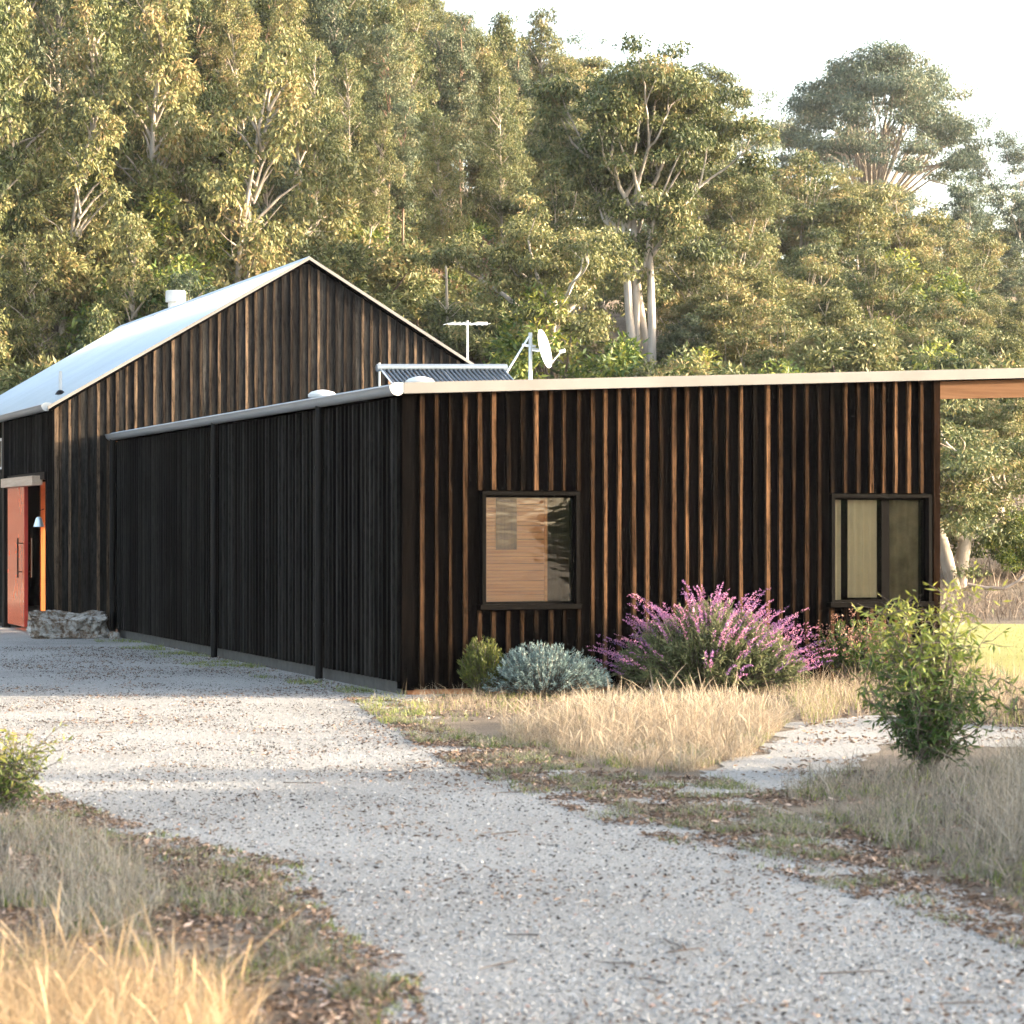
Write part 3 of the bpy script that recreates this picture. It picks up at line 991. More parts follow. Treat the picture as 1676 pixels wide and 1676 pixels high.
def tree_column(seed, H, base, Rm, leaf, bark, nc=95, per=300, Ln=.15, Wd=.052, point=.8, taper=.012):
    rng = np.random.default_rng(seed)
    sk = Skel()
    tr, _ = limb((0, 0, -.6), (0, 0, 1), H * .97 + .6, rng, 12, .035, .05)
    sk.tube(tr, np.linspace(H * taper, .02, len(tr)), 8)
    C, Rd = [], []
    for i in range(nc):
        t = (i + rng.random()) / nc
        z = base * H + (H - base * H) * t ** .92
        prof = min(1.0, (t + .12) * 3.0) * (1 - t ** 2.2 * point) * (.75 + .5 * rng.random())
        a = i * 2.39996 + rng.normal(0, .5)
        r = Rm * prof * rng.random() ** .5
        j = np.interp(z, tr[:, 2], np.arange(len(tr)))
        j0 = int(min(j, len(tr) - 2)); cp = tr[j0] + (tr[j0 + 1] - tr[j0]) * (j - j0)
        c = np.array([cp[0] + r * math.cos(a), cp[1] + r * math.sin(a), z])
        C.append(c); Rd.append(rng.uniform(.42, .80) * (Rm / 1.7) * (1 - .45 * t))
        if rng.random() < .55:
            b0 = cp - np.array([0, 0, min(1.2, r * .8 + .3)])
            sk.tube(np.array([b0, b0 * .5 + c * .5 + np.array([0, 0, .1]), c]), [.045, .03, .012], 4)
    for i in range(14):
        z = H * rng.uniform(.18, base + .35)
        j = np.interp(z, tr[:, 2], np.arange(len(tr))); j0 = int(min(j, len(tr) - 2))
        p0 = tr[j0] + (tr[j0 + 1] - tr[j0]) * (j - j0)
        a = rng.random() * 6.283; ln = rng.uniform(.5, 1.25) * Rm * .8
        b, _ = limb(p0, (math.cos(a), math.sin(a), .55), ln, rng, 4, .22, .12)
        sk.tube(b, [.032, .026, .02, .013, .006], 4)
    V, Q, T = cluster_leaves(C, Rd, per, rng, Ln, Wd, 1.05, .9, .3)
    return sk.mesh('trunk', M[bark]), mesh_np('crown', V, Q, M[leaf], T)


def tree_spread(seed, H, fork, Rm, leaf, bark, stems=1, per=300, Ln=.22, Wd=.07, flat=.62, cr=1.15, levels=3, r0=None, lean=.0, low=.0, dens=1.0):
    """mature gum: bare trunk(s), forking limbs, flattened clumps of leaf at the ends"""
    rng = np.random.default_rng(seed)
    sk = Skel()
    tips = []
    r0 = r0 or H * .013

    def grow(p, d, ln, r, lev):
        path, dd = limb(p, d, ln, rng, 6, .13 if lev else .05, .10)
        sk.tube(path, np.linspace(r, r * .6, len(path)), 7 if lev < 2 else 4)
        if lev >= levels:
            tips.append(path[-1]); tips.append(path[3] + rng.normal(0, .35, 3))
            return
        n = rng.integers(2, 4) + (1 if lev == 0 else 0)
        a0 = rng.random() * 6.28
        for k in range(n):
            a = a0 + k * 6.283 / n + rng.normal(0, .3)
            sp = rng.uniform(.45, .95) * (Rm / (H * .32))
            nd = dd + np.array([math.cos(a), math.sin(a), 0]) * sp
            nd /= np.linalg.norm(nd)
            grow(path[-1 if k == 0 else rng.integers(4, 7)], nd, ln * rng.uniform(.52, .74) if lev else (H - fork * H) * rng.uniform(.34, .46), r * .50, lev + 1)

    for s_ in range(stems):
        a = s_ * 6.28 / max(1, stems) + .4
        o = .018 * H if stems > 1 else 0
        d = np.array([math.cos(a) * .10 * (stems > 1) + lean, math.sin(a) * .06 * (stems > 1), 1.0])
        grow(np.array([math.cos(a) * o, math.sin(a) * o * .6, -.6]), d, fork * H * rng.uniform(.85, 1.1) + .6, r0 / (stems ** .35), 0)
    C = np.array(tips)
    if low > 0:
        k = int(len(C) * low)
        j = rng.integers(0, len(C), k)
        ex = C[j].copy(); ex[:, 2] -= rng.uniform(.5, .35 * H, k); ex[:, :2] *= rng.uniform(.5, 1.0, (k, 1))
        C = np.concatenate([C, ex])
    # bring the grown tree to its height and spread
    kz = H / (C[:, 2].max() + cr * .5)
    kr = Rm / max(.1, np.percentile(np.hypot(C[:, 0], C[:, 1]), 92) + cr * .5)
    K = np.array([kr, kr, kz])
    C = C * K
    for v_ in sk.V:
        h_ = np.clip(v_[:, 2:3] / (fork * H), 0, 1)
        v_ *= np.concatenate([1 + (kr - 1) * h_, 1 + (kr - 1) * h_, np.full_like(h_, kz)], 1)
    Rd = rng.uniform(.65, 1.3, len(C)) * cr
    V, Q, T = cluster_leaves(C, Rd, per * dens, rng, Ln, Wd, flat, .75, .35)
    return sk.mesh('trunk', M[bark]), mesh_np('crown', V, Q, M[leaf], T)


def tree_dome(seed, H, Rm, leaf, bark, nc=120, per=260, Ln=.15, Wd=.052, cr=.5, lo=.34, r0=.12, stems=2):
    """round-headed gum: limbs fanning out to clumps that fill a dome"""
    rng = np.random.default_rng(seed)
    sk = Skel(); C, Rd = [], []
    forks = []
    for k in range(stems):
        a = k * 6.283 / stems + rng.random()
        tr, _ = limb((math.cos(a) * r0, math.sin(a) * r0, -.5), (math.cos(a) * .16, math.sin(a) * .16, 1), H * lo + .5, rng, 6, .07, .1)
        sk.tube(tr, np.linspace(r0, r0 * .65, len(tr)), 7); forks.append(tr[-1])
    for i in range(nc):
        a = i * 2.39996 + rng.normal(0, .4); u = ((i + .5) / nc) ** .5
        shell = rng.random() ** .35
        z = H * (lo * .85 + (1 - lo * .85) * math.sqrt(max(0, 1 - (u * .97) ** 2)) * (.45 + .55 * shell))
        c = np.array([Rm * u * math.cos(a), Rm * u * math.sin(a), z - cr * .4])
        c += rng.normal(0, .05 * Rm, 3)
        C.append(c); Rd.append(rng.uniform(.6, 1.35) * cr)
        if i % 3 == 0:
            f = forks[i % stems]
            md = f * .5 + c * .5 + np.array([0, 0, .08 * H]) + rng.normal(0, .03 * H, 3)
            sk.tube(np.array([f, f * .6 + md * .4, md, c]), [r0 * .42, r0 * .32, r0 * .2, r0 * .08], 4)
    V, Q, T = cluster_leaves(C, Rd, per, rng, Ln, Wd, .62, .75, .35)
    return sk.mesh('trunk', M[bark]), mesh_np('crown', V, Q, M[leaf], T)


def tree_bush(seed, H, Rm, leaf, bark, nc=46, per=190, Ln=.16, Wd=.05):
    rng = np.random.default_rng(seed)
    sk = Skel(); C, Rd = [], []
    for i in range(nc):
        a = rng.random() * 6.283; u = rng.random() ** .5
        z = H * (.18 + .80 * rng.random() * math.sqrt(max(0, 1 - (u * .92) ** 2)))
        c = np.array([Rm * u * math.cos(a), Rm * u * math.sin(a), z]); C.append(c)
        Rd.append(rng.uniform(.3, .55) * Rm * .55)
        if i % 3 == 0:
            sk.tube(np.array([[0, 0, -.3], c * .45 + np.array([0, 0, .1]), c]), [.05, .035, .012], 5)
    V, Q, T = cluster_leaves(C, Rd, per, rng, Ln, Wd, .9, .2, .6)
    return sk.mesh('stems', M[bark]), mesh_np('crown', V, Q, M[leaf], T)


TV = {}
for i, (lf, bk_) in enumerate([('leaf_olive', 'bark'), ('leaf_gold', 'bark'), ('leaf_olive', 'bark_red'), ('leaf_gold', 'bark'), ('leaf_grey', 'bark')]):
    TV['col%d' % i] = tree_column(100 + i, 12.0, (.14, .2, .26, .16, .3)[i], (1.9, 1.7, 1.6, 2.1, 1.8)[i], lf, bk_, point=(.85, .7, .8, .75, .6)[i])
for i, (lf, bk_) in enumerate([('leaf_gold', 'bark'), ('leaf_grey', 'bark_red'), ('leaf_olive', 'bark')]):
    TV['pole%d' % i] = tree_column(140 + i, 15.0, (.50, .56, .45)[i], (1.7, 1.5, 1.8)[i], lf, bk_, nc=70, per=240, point=.55, taper=.008)
for i, (lf, st) in enumerate([('leaf_olive', 1), ('leaf_olive', 2), ('leaf_gold', 1), ('leaf_blue', 2), ('leaf_gold', 2)]):
    TV['spr%d' % i] = tree_spread(200 + i, 12.0, (.24, .20, .25, .22, .22)[i], (3.4, 3.0, 2.9, 4.2, 3.1)[i], lf, 'bark', st, per=(260, 240, 260, 200, 240)[i], Ln=.15, Wd=.052,
                                  cr=(.56, .52, .52, .66, .52)[i], low=(.5, .5, .6, .45, .55)[i], levels=4 if st == 1 else 3, flat=.68)
for i, (lf, st) in enumerate([('leaf_olive', 1), ('leaf_olive', 2), ('leaf_gold', 1), ('leaf_blue', 1), ('leaf_gold', 2)]):
    TV['sml%d' % i] = tree_spread(260 + i, 6.0, (.20, .16, .22, .2, .18)[i], (2.0, 1.8, 1.7, 2.1, 1.8)[i], lf, 'bark', st, per=190, Ln=.15, Wd=.055,
                                  cr=.43, low=(.5, .6, .5, .45, .6)[i], levels=3 if st == 1 else 2, flat=.75, r0=.085)
for i, (lf, bk_) in enumerate([('leaf_olive', 'bark'), ('leaf_gold', 'bark'), ('leaf_olive', 'bark_red'), ('leaf_gold', 'bark'), ('leaf_grey', 'bark')]):
    TV['cs%d' % i] = tree_column(160 + i, 7.0, (.10, .14, .2, .12, .22)[i], (1.45, 1.3, 1.2, 1.5, 1.35)[i], lf, bk_, nc=60, per=170, Ln=.16, Wd=.056, point=(.85, .7, .8, .75, .6)[i], taper=.014)
for i, lf in enumerate(['leaf_gold', 'leaf_olive', 'leaf_grey']):
    TV['dom%d' % i] = tree_dome(280 + i, 7.0, (2.3, 2.1, 2.5)[i], lf, 'bark', nc=(100, 90, 110)[i], per=230, Ln=.145, Wd=.05, cr=.44, lo=(.34, .30, .36)[i])
for i, lf in enumerate(['leaf_gold', 'leaf_dark', 'leaf_lime', 'leaf_olive']):
    TV['bush%d' % i] = tree_bush(300 + i, 2.6, 1.6, lf, 'bark_dark')
TV['rust'] = tree_bush(320, 2.4, 1.2, 'leaf_rust', 'bark_red', 34, 120)


def plant_tree(name, key, x, y, s, rz, label, cat, group=None, z=None, sz=None):
    zz = tz(x, y) if z is None else z
    e = empty(name, (x, y, zz), rz)
    e.scale = (s, s, sz or s)
    t = link('stems' if key.startswith(('bush', 'rust')) else 'trunk', TV[key][0], e)
    c = link('crown', TV[key][1], e)
    tag(e, label, cat, group)
    return e


def grow_to(name, key, H0, px, Y, top, rz, *tags, wide=1.0):
    """plant a tree of the given kind whose top reaches a given sight line from the drive"""
    x = at(px, Y)
    h = max(2.5, (862 - top) * Y / 4200 + 1.66 - tz(x, Y))
    if key.startswith('spr') and h < 8.2: key, H0 = 'sml' + key[3], 6.0
    return plant_tree(name, key, x, Y, h / H0 * wide, rz, *tags, sz=h / H0)


LOOK = {'leaf_olive': 'olive-leaved', 'leaf_gold': 'golden-leaved', 'leaf_grey': 'grey-leaved', 'leaf_blue': 'bluish hazy', 'leaf_dark': 'dark green', 'leaf_lime': 'lime-green', 'leaf_rust': 'rust-brown'}
MATKEY = {m_.name: k_ for k_, m_ in M.items()}


def look(key): return LOOK[MATKEY[TV[key][1].materials[0].name]]


def where(px):
    for lim, w_ in ((70, 'at the left edge'), (190, 'over the left eave'), (330, 'above the flue'), (450, 'left of the gable peak'), (560, 'right of the gable peak'),
                    (680, 'above the right gable slope'), (800, 'above the antenna'), (930, 'behind the dish'), (1000, 'left of the big pale stems'), (1120, 'beside the big pale stems'),
                    (1230, 'above the purple shrub'), (1340, 'above the middle roof'), (1450, 'above the right window'), (1540, 'above the right corner'), (1620, 'right of the corner')):
        if px < lim: return w_
    return 'at the right edge'


def depth(Y):
    for lim, w_ in ((74, 'nearest'), (83, 'low'), (93, 'lower middle'), (105, 'middle'), (119, 'upper middle'), (136, 'high')):
        if Y < lim: return w_
    return 'topmost'


rnd = random.Random(11)
COLS = ['col0', 'col1', 'col2', 'col3', 'col4']
# the dense wood on the left: rows up the slope
WOOD = ('slender leafy gum tree in the dense sunlit wood rising behind the gable roof', 'tree', 'dense wood behind the gabled block')
for (Y, p0, p1, st, h0, h1) in [(70, -60, 440, 74, 4.5, 6.8), (78, -90, 540, 66, 6.5, 9.0), (88, -90, 590, 64, 8.0, 11.0), (99, -90, 610, 62, 9.0, 12.5),
                                (112, -60, 860, 62, 10.0, 13.5), (127, 60, 900, 62, 11, 14.5), (146, 240, 930, 60, 12, 16)]:
    px = p0
    while px < p1:
        yy = Y + rnd.uniform(-4, 4)
        x = at(px + rnd.uniform(-16, 16), yy)
        h = rnd.uniform(h0, h1)
        key = rnd.choice(COLS)
        H0 = 12.0
        pole = px > 300 and Y > 80 and rnd.random() < .45
        h = min(h, (862 - 25) * yy / 4200 + 1.66 - tz(x, yy)) if px > 660 else h
        if px > 300 and Y > 80 and rnd.random() < .5: key, H0 = rnd.choice(['pole0', 'pole1', 'pole2']), 15.0
        elif h < 9.0: key, H0 = 'cs' + key[3], 7.0
        plant_tree('gum_tree', key, x, yy, h / H0 * rnd.uniform(.92, 1.06), rnd.uniform(0, 6.28),
                   'slender %s gum in the %s row of the wood, %s' % (look(key), depth(Y), where(px)), 'tree', WOOD[2], sz=h / H0)
        px += st * rnd.uniform(.8, 1.2)
# taller bare-stemmed trees between the gable and the big gum
POLE = ('tall gum tree with a bare pale stem in the open wood right of the gable', 'tree', 'open wood right of the gable')
for (px, Y, top, key) in [(560, 92, 90, 'pole2'), (600, 88, 190, 'pole0'), (628, 98, 40, 'pole1'), (655, 90, 170, 'pole1'), (690, 104, 60, 'pole2'),
                          (716, 118, 20, 'pole0'), (760, 112, 60, 'pole1'), (792, 126, 50, 'pole2'), (640, 120, -20, 'pole0'), (830, 108, 130, 'pole2'),
                          (585, 112, 0, 'pole1'), (820, 142, 45, 'pole0'), (870, 150, 60, 'pole1'), (700, 145, 0, 'pole2'), (770, 152, 25, 'pole0'),
                          (740, 135, 30, 'pole2'), (850, 126, 95, 'pole1')]:
    grow_to('pole_gum_tree', key, 15.0, px, Y, top, rnd.uniform(0, 6.28), 'tall bare-stemmed %s gum tree on the %s slope, %s' % (look(key), depth(Y), where(px)), 'tree', POLE[2])
# single trees one can pick out
grow_to('pale_stemmed_gum_tree', 'pole0', 15.0, 733, 80, 190, 1.1, 'pale smooth-stemmed gum tree standing just behind the television antenna', 'tree')
TV['gnarl'] = tree_spread(411, 6.0, .34, 2.7, 'leaf_gold', 'bark_pale', 1, per=260, Ln=.13, Wd=.045, cr=.46, r0=.24, lean=.10, low=.4, levels=4, flat=.58)
grow_to('gnarled_gum_tree', 'gnarl', 6.0, 866, 74, 330, 4.2, 'gnarled thick-trunked gum tree with golden foliage right behind the satellite dish', 'tree')
TV['big'] = tree_spread(437, 11.0, .50, 2.9, 'leaf_olive', 'bark_pale', 4, per=300, Ln=.155, Wd=.055, cr=.58, r0=.25, low=.35, flat=.65)
grow_to('multi_stemmed_gum_tree', 'big', 11.0, 1055, 80, 68, .5, 'big gum tree with several thick pale stems behind the middle of the low roof', 'tree')
TV['dome'] = tree_dome(459, 16.0, 7.4, 'leaf_blue', 'bark', nc=230, per=400, Ln=.24, Wd=.08, cr=1.15, lo=.26, r0=.32, stems=3)
grow_to('domed_gum_tree', 'dome', 16.0, 1430, 176, 66, .3, 'huge hazy domed gum tree on the skyline at right', 'tree')
grow_to('skyline_gum_tree', 'spr3', 12.0, 1672, 172, 185, 2.2, 'thin hazy gum tree on the skyline at the right edge of the picture', 'tree')
TV['valley'] = tree_spread(471, 4.2, .34, 2.2, 'leaf_olive', 'bark', 2, per=260, Ln=.10, Wd=.032, cr=.42, r0=.17, low=.6, flat=.6)
grow_to('valley_gum_tree', 'valley', 4.2, 1568, 51, 650, 1.0, 'short thick white-trunked gum tree on the bank right of the wing', 'tree', wide=1.3)
grow_to('leaning_gum_tree', 'spr0', 12.0, 1546, 66, 560, 3.0, 'gum tree with a leaning pale trunk just right of the corner post', 'tree')
# the mixed woodland behind the low roof
MIX = ('round-crowned gum tree in the mixed woodland behind the low roof', 'tree', 'mixed woodland behind the low roof')
for (px, Y, top, key) in [(930, 104, 260, 'spr1'), (985, 118, 150, 'spr0'), (900, 128, 100, 'spr4'), (960, 150, 90, 'spr2'), (1060, 132, 110, 'spr0'),
                          (1170, 88, 350, 'spr4'), (1150, 112, 190, 'spr1'), (1205, 104, 230, 'spr0'), (1010, 150, 85, 'spr4'),
                          (1240, 84, 430, 'spr2'), (1290, 112, 245, 'spr1'), (1345, 124, 240, 'spr4'), (1300, 90, 400, 'spr4'), (1350, 82, 460, 'spr2'),
                          (1400, 112, 300, 'spr2'), (1440, 92, 390, 'spr1'), (1480, 118, 310, 'spr4'), (1520, 100, 410, 'spr2'), (1560, 122, 350, 'spr1'),
                          (1490, 78, 520, 'spr4'), (1600, 92, 500, 'spr0'), (1650, 104, 520, 'spr2'), (1625, 70, 610, 'spr1'), (1690, 82, 560, 'spr4'),
                          (1585, 150, 290, 'spr3'), (1630, 160, 360, 'spr0'), (1325, 160, 330, 'spr3'), (1505, 166, 300, 'spr3'), (880, 108, 300, 'spr2'),
                          (860, 160, 50, 'spr3'), (1180, 150, 150, 'spr3'), (1220, 128, 260, 'spr1'), (1665, 60, 640, 'spr2'), (1410, 74, 520, 'spr2'),
                          (1270, 76, 500, 'spr1'), (920, 90, 360, 'spr4'), (1545, 84, 470, 'spr1'), (1600, 64, 660, 'spr2'),
                          (1370, 150, 330, 'spr4'), (1450, 140, 350, 'spr1'), (1540, 140, 360, 'spr4'), (1610, 126, 380, 'spr2'), (1655, 132, 410, 'spr1'),
                          (1260, 120, 330, 'spr4'), (1180, 124, 280, 'spr2'), (1580, 106, 440, 'spr4'), (1440, 120, 330, 'spr0'), (1690, 120, 440, 'spr4'), (1620, 95, 470, 'spr1'), (1660, 88, 490, 'spr4'), (1640, 78, 540, 'spr2'), (1585, 80, 520, 'spr0'), (1640, 165, 330, 'spr3'), (1700, 160, 300, 'spr3'), (1340, 100, 370, 'spr1'), (1200, 78, 470, 'spr2'),
                          (1690, 66, 650, 'spr1'), (1640, 56, 720, 'spr4'), (1240, 140, 300, 'spr3'), (960, 120, 180, 'spr4')]:
    grow_to('woodland_gum_tree', key, 12.0, px, Y, top, rnd.uniform(0, 6.28), 'round-crowned %s gum tree on the %s slope, %s' % (look(key), depth(Y), where(px)), 'tree', MIX[2], wide=1.15)
for i in range(34):
    px = 1090 + i * 18.5 + rnd.uniform(-12, 12)
    Y = rnd.uniform(74, 118)
    top = 330 + (px - 1090) * .16 + (118 - Y) * 4.0 + rnd.uniform(-40, 40)
    key = rnd.choice(['dom0', 'dom1', 'dom0', 'spr4', 'spr2', 'dom2'])
    grow_to('woodland_gum_tree', key, 7.0 if key[0] == 'd' else 12.0, px, Y, top, rnd.uniform(0, 6.28), 'broad %s gum tree on the %s slope, %s' % (look(key), depth(Y), where(px)), 'tree', MIX[2], wide=1.2)
# understorey
UND = ('leafy understorey bush among the tree stems on the hillside', 'bush', 'hillside understorey')
for i in range(150):
    px = rnd.uniform(-40, 1700) if i < 80 else rnd.uniform(-40, 860)
    Y = rnd.uniform(66, 120) if px < 900 else rnd.uniform(62, 120)
    if 920 < px < 1120 and Y < 100: continue
    if (600 < px < 780 or 830 < px < 910) and Y < 88 and i % 4: continue
    key = rnd.choice(['bush0', 'bush1', 'bush3', 'bush3', 'bush0', 'rust' if 560 < px < 800 else 'bush3'])
    plant_tree('understorey_bush', key, at(px, Y), Y, rnd.uniform(.7, 1.5), rnd.uniform(0, 6.28), '%s understorey bush on the %s slope, %s' % (look(key), depth(Y), where(px)), 'bush', UND[2])
plant_tree('lime_bush', 'bush2', at(528, 70), 70, .95, 0, 'lime-green bush peeping above the gable ridge', 'bush', z=tz(at(528, 70), 70) + 1.2)
plant_tree('lime_bush', 'bush2', at(700, 70), 70, .80, 2, 'lime-green bush above the right slope of the gable', 'bush')
plant_tree('dark_bush', 'bush1', at(1125, 72), 72, 1.0, 2, 'dark evergreen bush low behind the roof right of the pale stems', 'bush')
plant_tree('dark_bush', 'bush1', at(1665, 52), 52, .5, 2, 'dark shaded bush on the bank at the right edge', 'bush')
# out of the picture: the shrubs that shade the near ground, and trees behind the camera that the windows mirror
OFF = ('leafy roadside shrub beyond the right edge of the picture', 'bush', 'roadside shrubs out of frame')
for (x, y, k_) in [(17 + (i % 2) * 1.6, 9.9 + i * .62, (1.3, 1.5, 1.6, 1.62, 1.6, 1.62, 1.6, 1.6, 1.55, 1.5, 1.4, 1.25)[i]) for i in range(12)] + [(17.5, 17.6, 1.12), (18.5, 18.3, 1.08), (16.5, 18.9, .92)]:
    plant_tree('roadside_shrub', 'bush3', x, y, k_, rnd.uniform(0, 6), *OFF)
BEH = ('gum tree behind the photographer', 'tree', 'trees behind the photographer')
for (x, y, k_) in [(26, -14, 'spr1'), (34, -20, 'spr4'), (42, -18, 'spr0'), (18, -22, 'spr2'), (50, -26, 'spr1'), (30, -34, 'spr0'), (10, -30, 'spr4'), (60, -30, 'spr2')]:
    plant_tree('far_gum_tree', k_, x, y, .7, rnd.uniform(0, 6), *BEH, z=0)


# ------------------------------------------------------------------ grass and ground cover
def strips(P, H, lean, az, W0, rng, tint, prof=(1, .9, .65, .1), curve=1.8):
    """grass blades as curved strips"""
    n, k = len(P), len(prof)
    t = np.linspace(0, 1, k)
    hx = np.cos(az); hy = np.sin(az)
    fa = rng.random(n) * np.pi
    V = np.zeros((n, k, 2, 3))
    for i in range(k):
        o = lean * t[i] ** curve
        cx = P[:, 0] + hx * o * H; cy = P[:, 1] + hy * o * H
        cz = P[:, 2] + H * t[i] * (1 - .35 * np.clip(lean, 0, 1.6) * t[i])
        w = W0 * prof[i] * .5
        V[:, i, 0] = np.stack([cx - np.cos(fa) * w, cy - np.sin(fa) * w, cz], 1)
        V[:, i, 1] = np.stack([cx + np.cos(fa) * w, cy + np.sin(fa) * w, cz], 1)
    base = np.arange(n)[:, None] * (2 * k)
    Q = np.concatenate([np.stack([base[:, 0] + 2 * i, base[:, 0] + 2 * i + 1, base[:, 0] + 2 * i + 3, base[:, 0] + 2 * i + 2], 1) for i in range(k - 1)])
    return V.reshape(-1, 3), Q, np.repeat(tint, 2 * k)


def inpoly(P, poly):
    poly = np.asarray(poly); x, y = P[:, 0], P[:, 1]
    r = np.zeros(len(P), bool)
    j = len(poly) - 1
    for i in range(len(poly)):
        xi, yi = poly[i]; xj, yj = poly[j]
        c = ((yi > y) != (yj > y)) & (x < (xj - xi) * (y - yi) / (yj - yi + 1e-12) + xi)
        r ^= c
        j = i
    return r


def scatter(poly, n, rng, clump=0.0, size=.35):
    poly = np.asarray(poly)
    lo, hi = poly.min(0), poly.max(0)
    out = []
    tot = 0
    while tot < n:
        p = lo + rng.random((n * 2, 2)) * (hi - lo)
        p = p[inpoly(p, poly)]
        if clump:
            nz = np.array([mnoise.noise(Vector((a / size, b / size, 3.3))) for a, b in p])
            p = p[nz + rng.normal(0, .12, len(p)) > clump - .5]
        out.append(p); tot += len(p)
        if len(out) > 30: break
    return np.concatenate(out)[:n]


def grass(name, poly, n, h, w, lean, mat, label, seed, clump=.4, size=.35, prof=(1, .9, .65, .1), zf=None, tintc=.5, hfun=None, category='grass', upright=1.8):
    rng = np.random.default_rng(seed)
    p = scatter(poly, n, rng, clump, size)
    n = len(p)
    z = zf(p[:, 0], p[:, 1]) if zf else np.zeros(n)
    P = np.column_stack([p, z])
    H = h * np.clip(rng.normal(1, .28, n), .35, 1.9)
    if hfun is not None: H = H * hfun(p)
    V, Q, T = strips(P, H, np.abs(rng.normal(lean, lean * .6, n)), rng.random(n) * 6.283, w * rng.uniform(.7, 1.3, n), rng,
                     np.clip(rng.normal(tintc, .30, n), 0, 1), prof, upright)
    o = link(name, mesh_np(name, V, Q, M[mat], T))
    return tag(o, label, category, None, 'stuff')


P_ = lambda pts: [gp(*p) for p in pts]
# tawny clump in front of the shrubs
TAW = P_([(820, 1204), (870, 1180), (940, 1156), (1010, 1148), (1140, 1146), (1260, 1152), (1305, 1172), (1275, 1198), (1225, 1242), (1120, 1266), (1020, 1262), (920, 1236), (820, 1214)])
cw = np.array(gp(1110, 1205))
grass('tawny_grass', TAW, 24000, .20, .0026, 1.1, 'grass_dry', 'tall tawny sunlit grass in front of the purple flowering shrub', 21, .42, .28,
      hfun=lambda p: .40 + .85 * np.exp(-((p[:, 0] - cw[0]) ** 2 / 1.6 + (p[:, 1] - cw[1]) ** 2 / 3.0)))
grass('feathery_grass', TAW, 2200, .33, .005, .6, 'grass_dry', 'feathery seed-headed grass standing among the tawny clump', 22, .42, .6, (.35, .3, .3, .9, 1.3, .1), tintc=.75,
      hfun=lambda p: .45 + .85 * np.exp(-((p[:, 0] - cw[0]) ** 2 / 1.6 + (p[:, 1] - cw[1]) ** 2 / 3.0)))
FRN = P_([(610, 1160), (720, 1195), (860, 1220), (1000, 1265), (1180, 1275), (1330, 1320), (1500, 1400), (1640, 1470), (1760, 1520), (1500, 1470), (1300, 1402), (1100, 1352), (960, 1310), (830, 1275), (690, 1222)])
BED = P_([(640, 1146), (800, 1128), (1000, 1118), (1300, 1100), (1420, 1100), (1400, 1150), (1290, 1170), (1000, 1165), (800, 1180), (690, 1190)])
grass('bed_grass', BED, 5000, .13, .003, .9, 'grass_dry', 'short tawny grass at the feet of the wall shrubs', 43, .5, .35)
grass('bed_weeds', BED, 2500, .07, .006, .9, 'grass_green', 'green weeds at the feet of the wall shrubs', 44, .62, .3)
grass('tawny_undergrowth', TAW, 5000, .06, .006, .9, 'grass_green', 'green undergrowth in the tawny grass clump', 45, .6, .3)
grass('tawny_grey_stalks', TAW, 7000, .15, .003, .9, 'grass_grey', 'greyish stalks in the tawny grass clump', 46, .48, .25)
grass('verge_weeds', FRN, 4200, .05, .006, .9, 'grass_green', 'low green weeds along the edge of the gravel', 23, .72, .3)
grass('verge_dry_grass', FRN, 4500, .08, .0035, 1.0, 'grass_grey', 'low dry grass along the edge of the gravel', 24, .62, .3)
# right foreground, in shade
RGT = P_([(1270, 1300), (1400, 1260), (1560, 1275), (1700, 1235), (2000, 1260), (2100, 1480), (1760, 1520), (1620, 1450), (1480, 1400), (1350, 1350)])
grass('grey_grass', RGT, 9500, .19, .0042, .75, 'grass_grey', 'grey dry grass in shade at the right beneath the sapling', 25, .4, .4)
grass('verge_green', RGT, 3600, .09, .006, .8, 'grass_green', 'green shoots among the grey grass at right', 26, .6, .4)
RG2 = P_([(1560, 1330), (1660, 1270), (1900, 1270), (2000, 1440), (1800, 1470), (1640, 1420)])
grass('tall_grey_grass', RG2, 3600, .36, .004, .65, 'grass_grey', 'taller grey grass tussock at the right edge', 27, .38, .4)
# left foreground
LFT = P_([(-200, 1350), (60, 1345), (150, 1365), (330, 1405), (450, 1440), (490, 1515), (560, 1580), (640, 1625), (630, 1720), (600, 1850), (-300, 1850), (-300, 1500)])
grass('left_dry_grass', LFT, 6500, .12, .0036, .7, 'grass_grey', 'thin grey grass on the left bank', 28, .42, .3)
grass('left_weeds', LFT, 9000, .05, .006, .9, 'grass_green', 'low green weeds on the left bank', 29, .6, .3)
LF2 = P_([(-260, 1370), (40, 1350), (190, 1400), (280, 1480), (230, 1560), (-260, 1560)])
grass('left_tall_grass', LF2, 3000, .20, .0036, .6, 'grass_grey', 'taller grey grass at the left edge', 30, .4, .3, tintc=.62)
GLD = [(-2.4, 6.6), (-.80, 6.6), (-.78, 7.9), (-.90, 8.5), (-1.3, 8.95), (-2.4, 9.2)]
grass('golden_grass', GLD, 6500, .27, .0024, .55, 'grass_gold', 'tall golden sunlit grass in the near left corner', 31, .25, .3, (1, .9, .6, .4, .3))
grass('golden_seed_heads', GLD, 380, .33, .0052, .5, 'grass_gold', 'golden grass seed heads in the near left corner', 32, .2, .3, (.3, .28, .28, .28, .8, 1.35, 1.2, .15), tintc=.7)
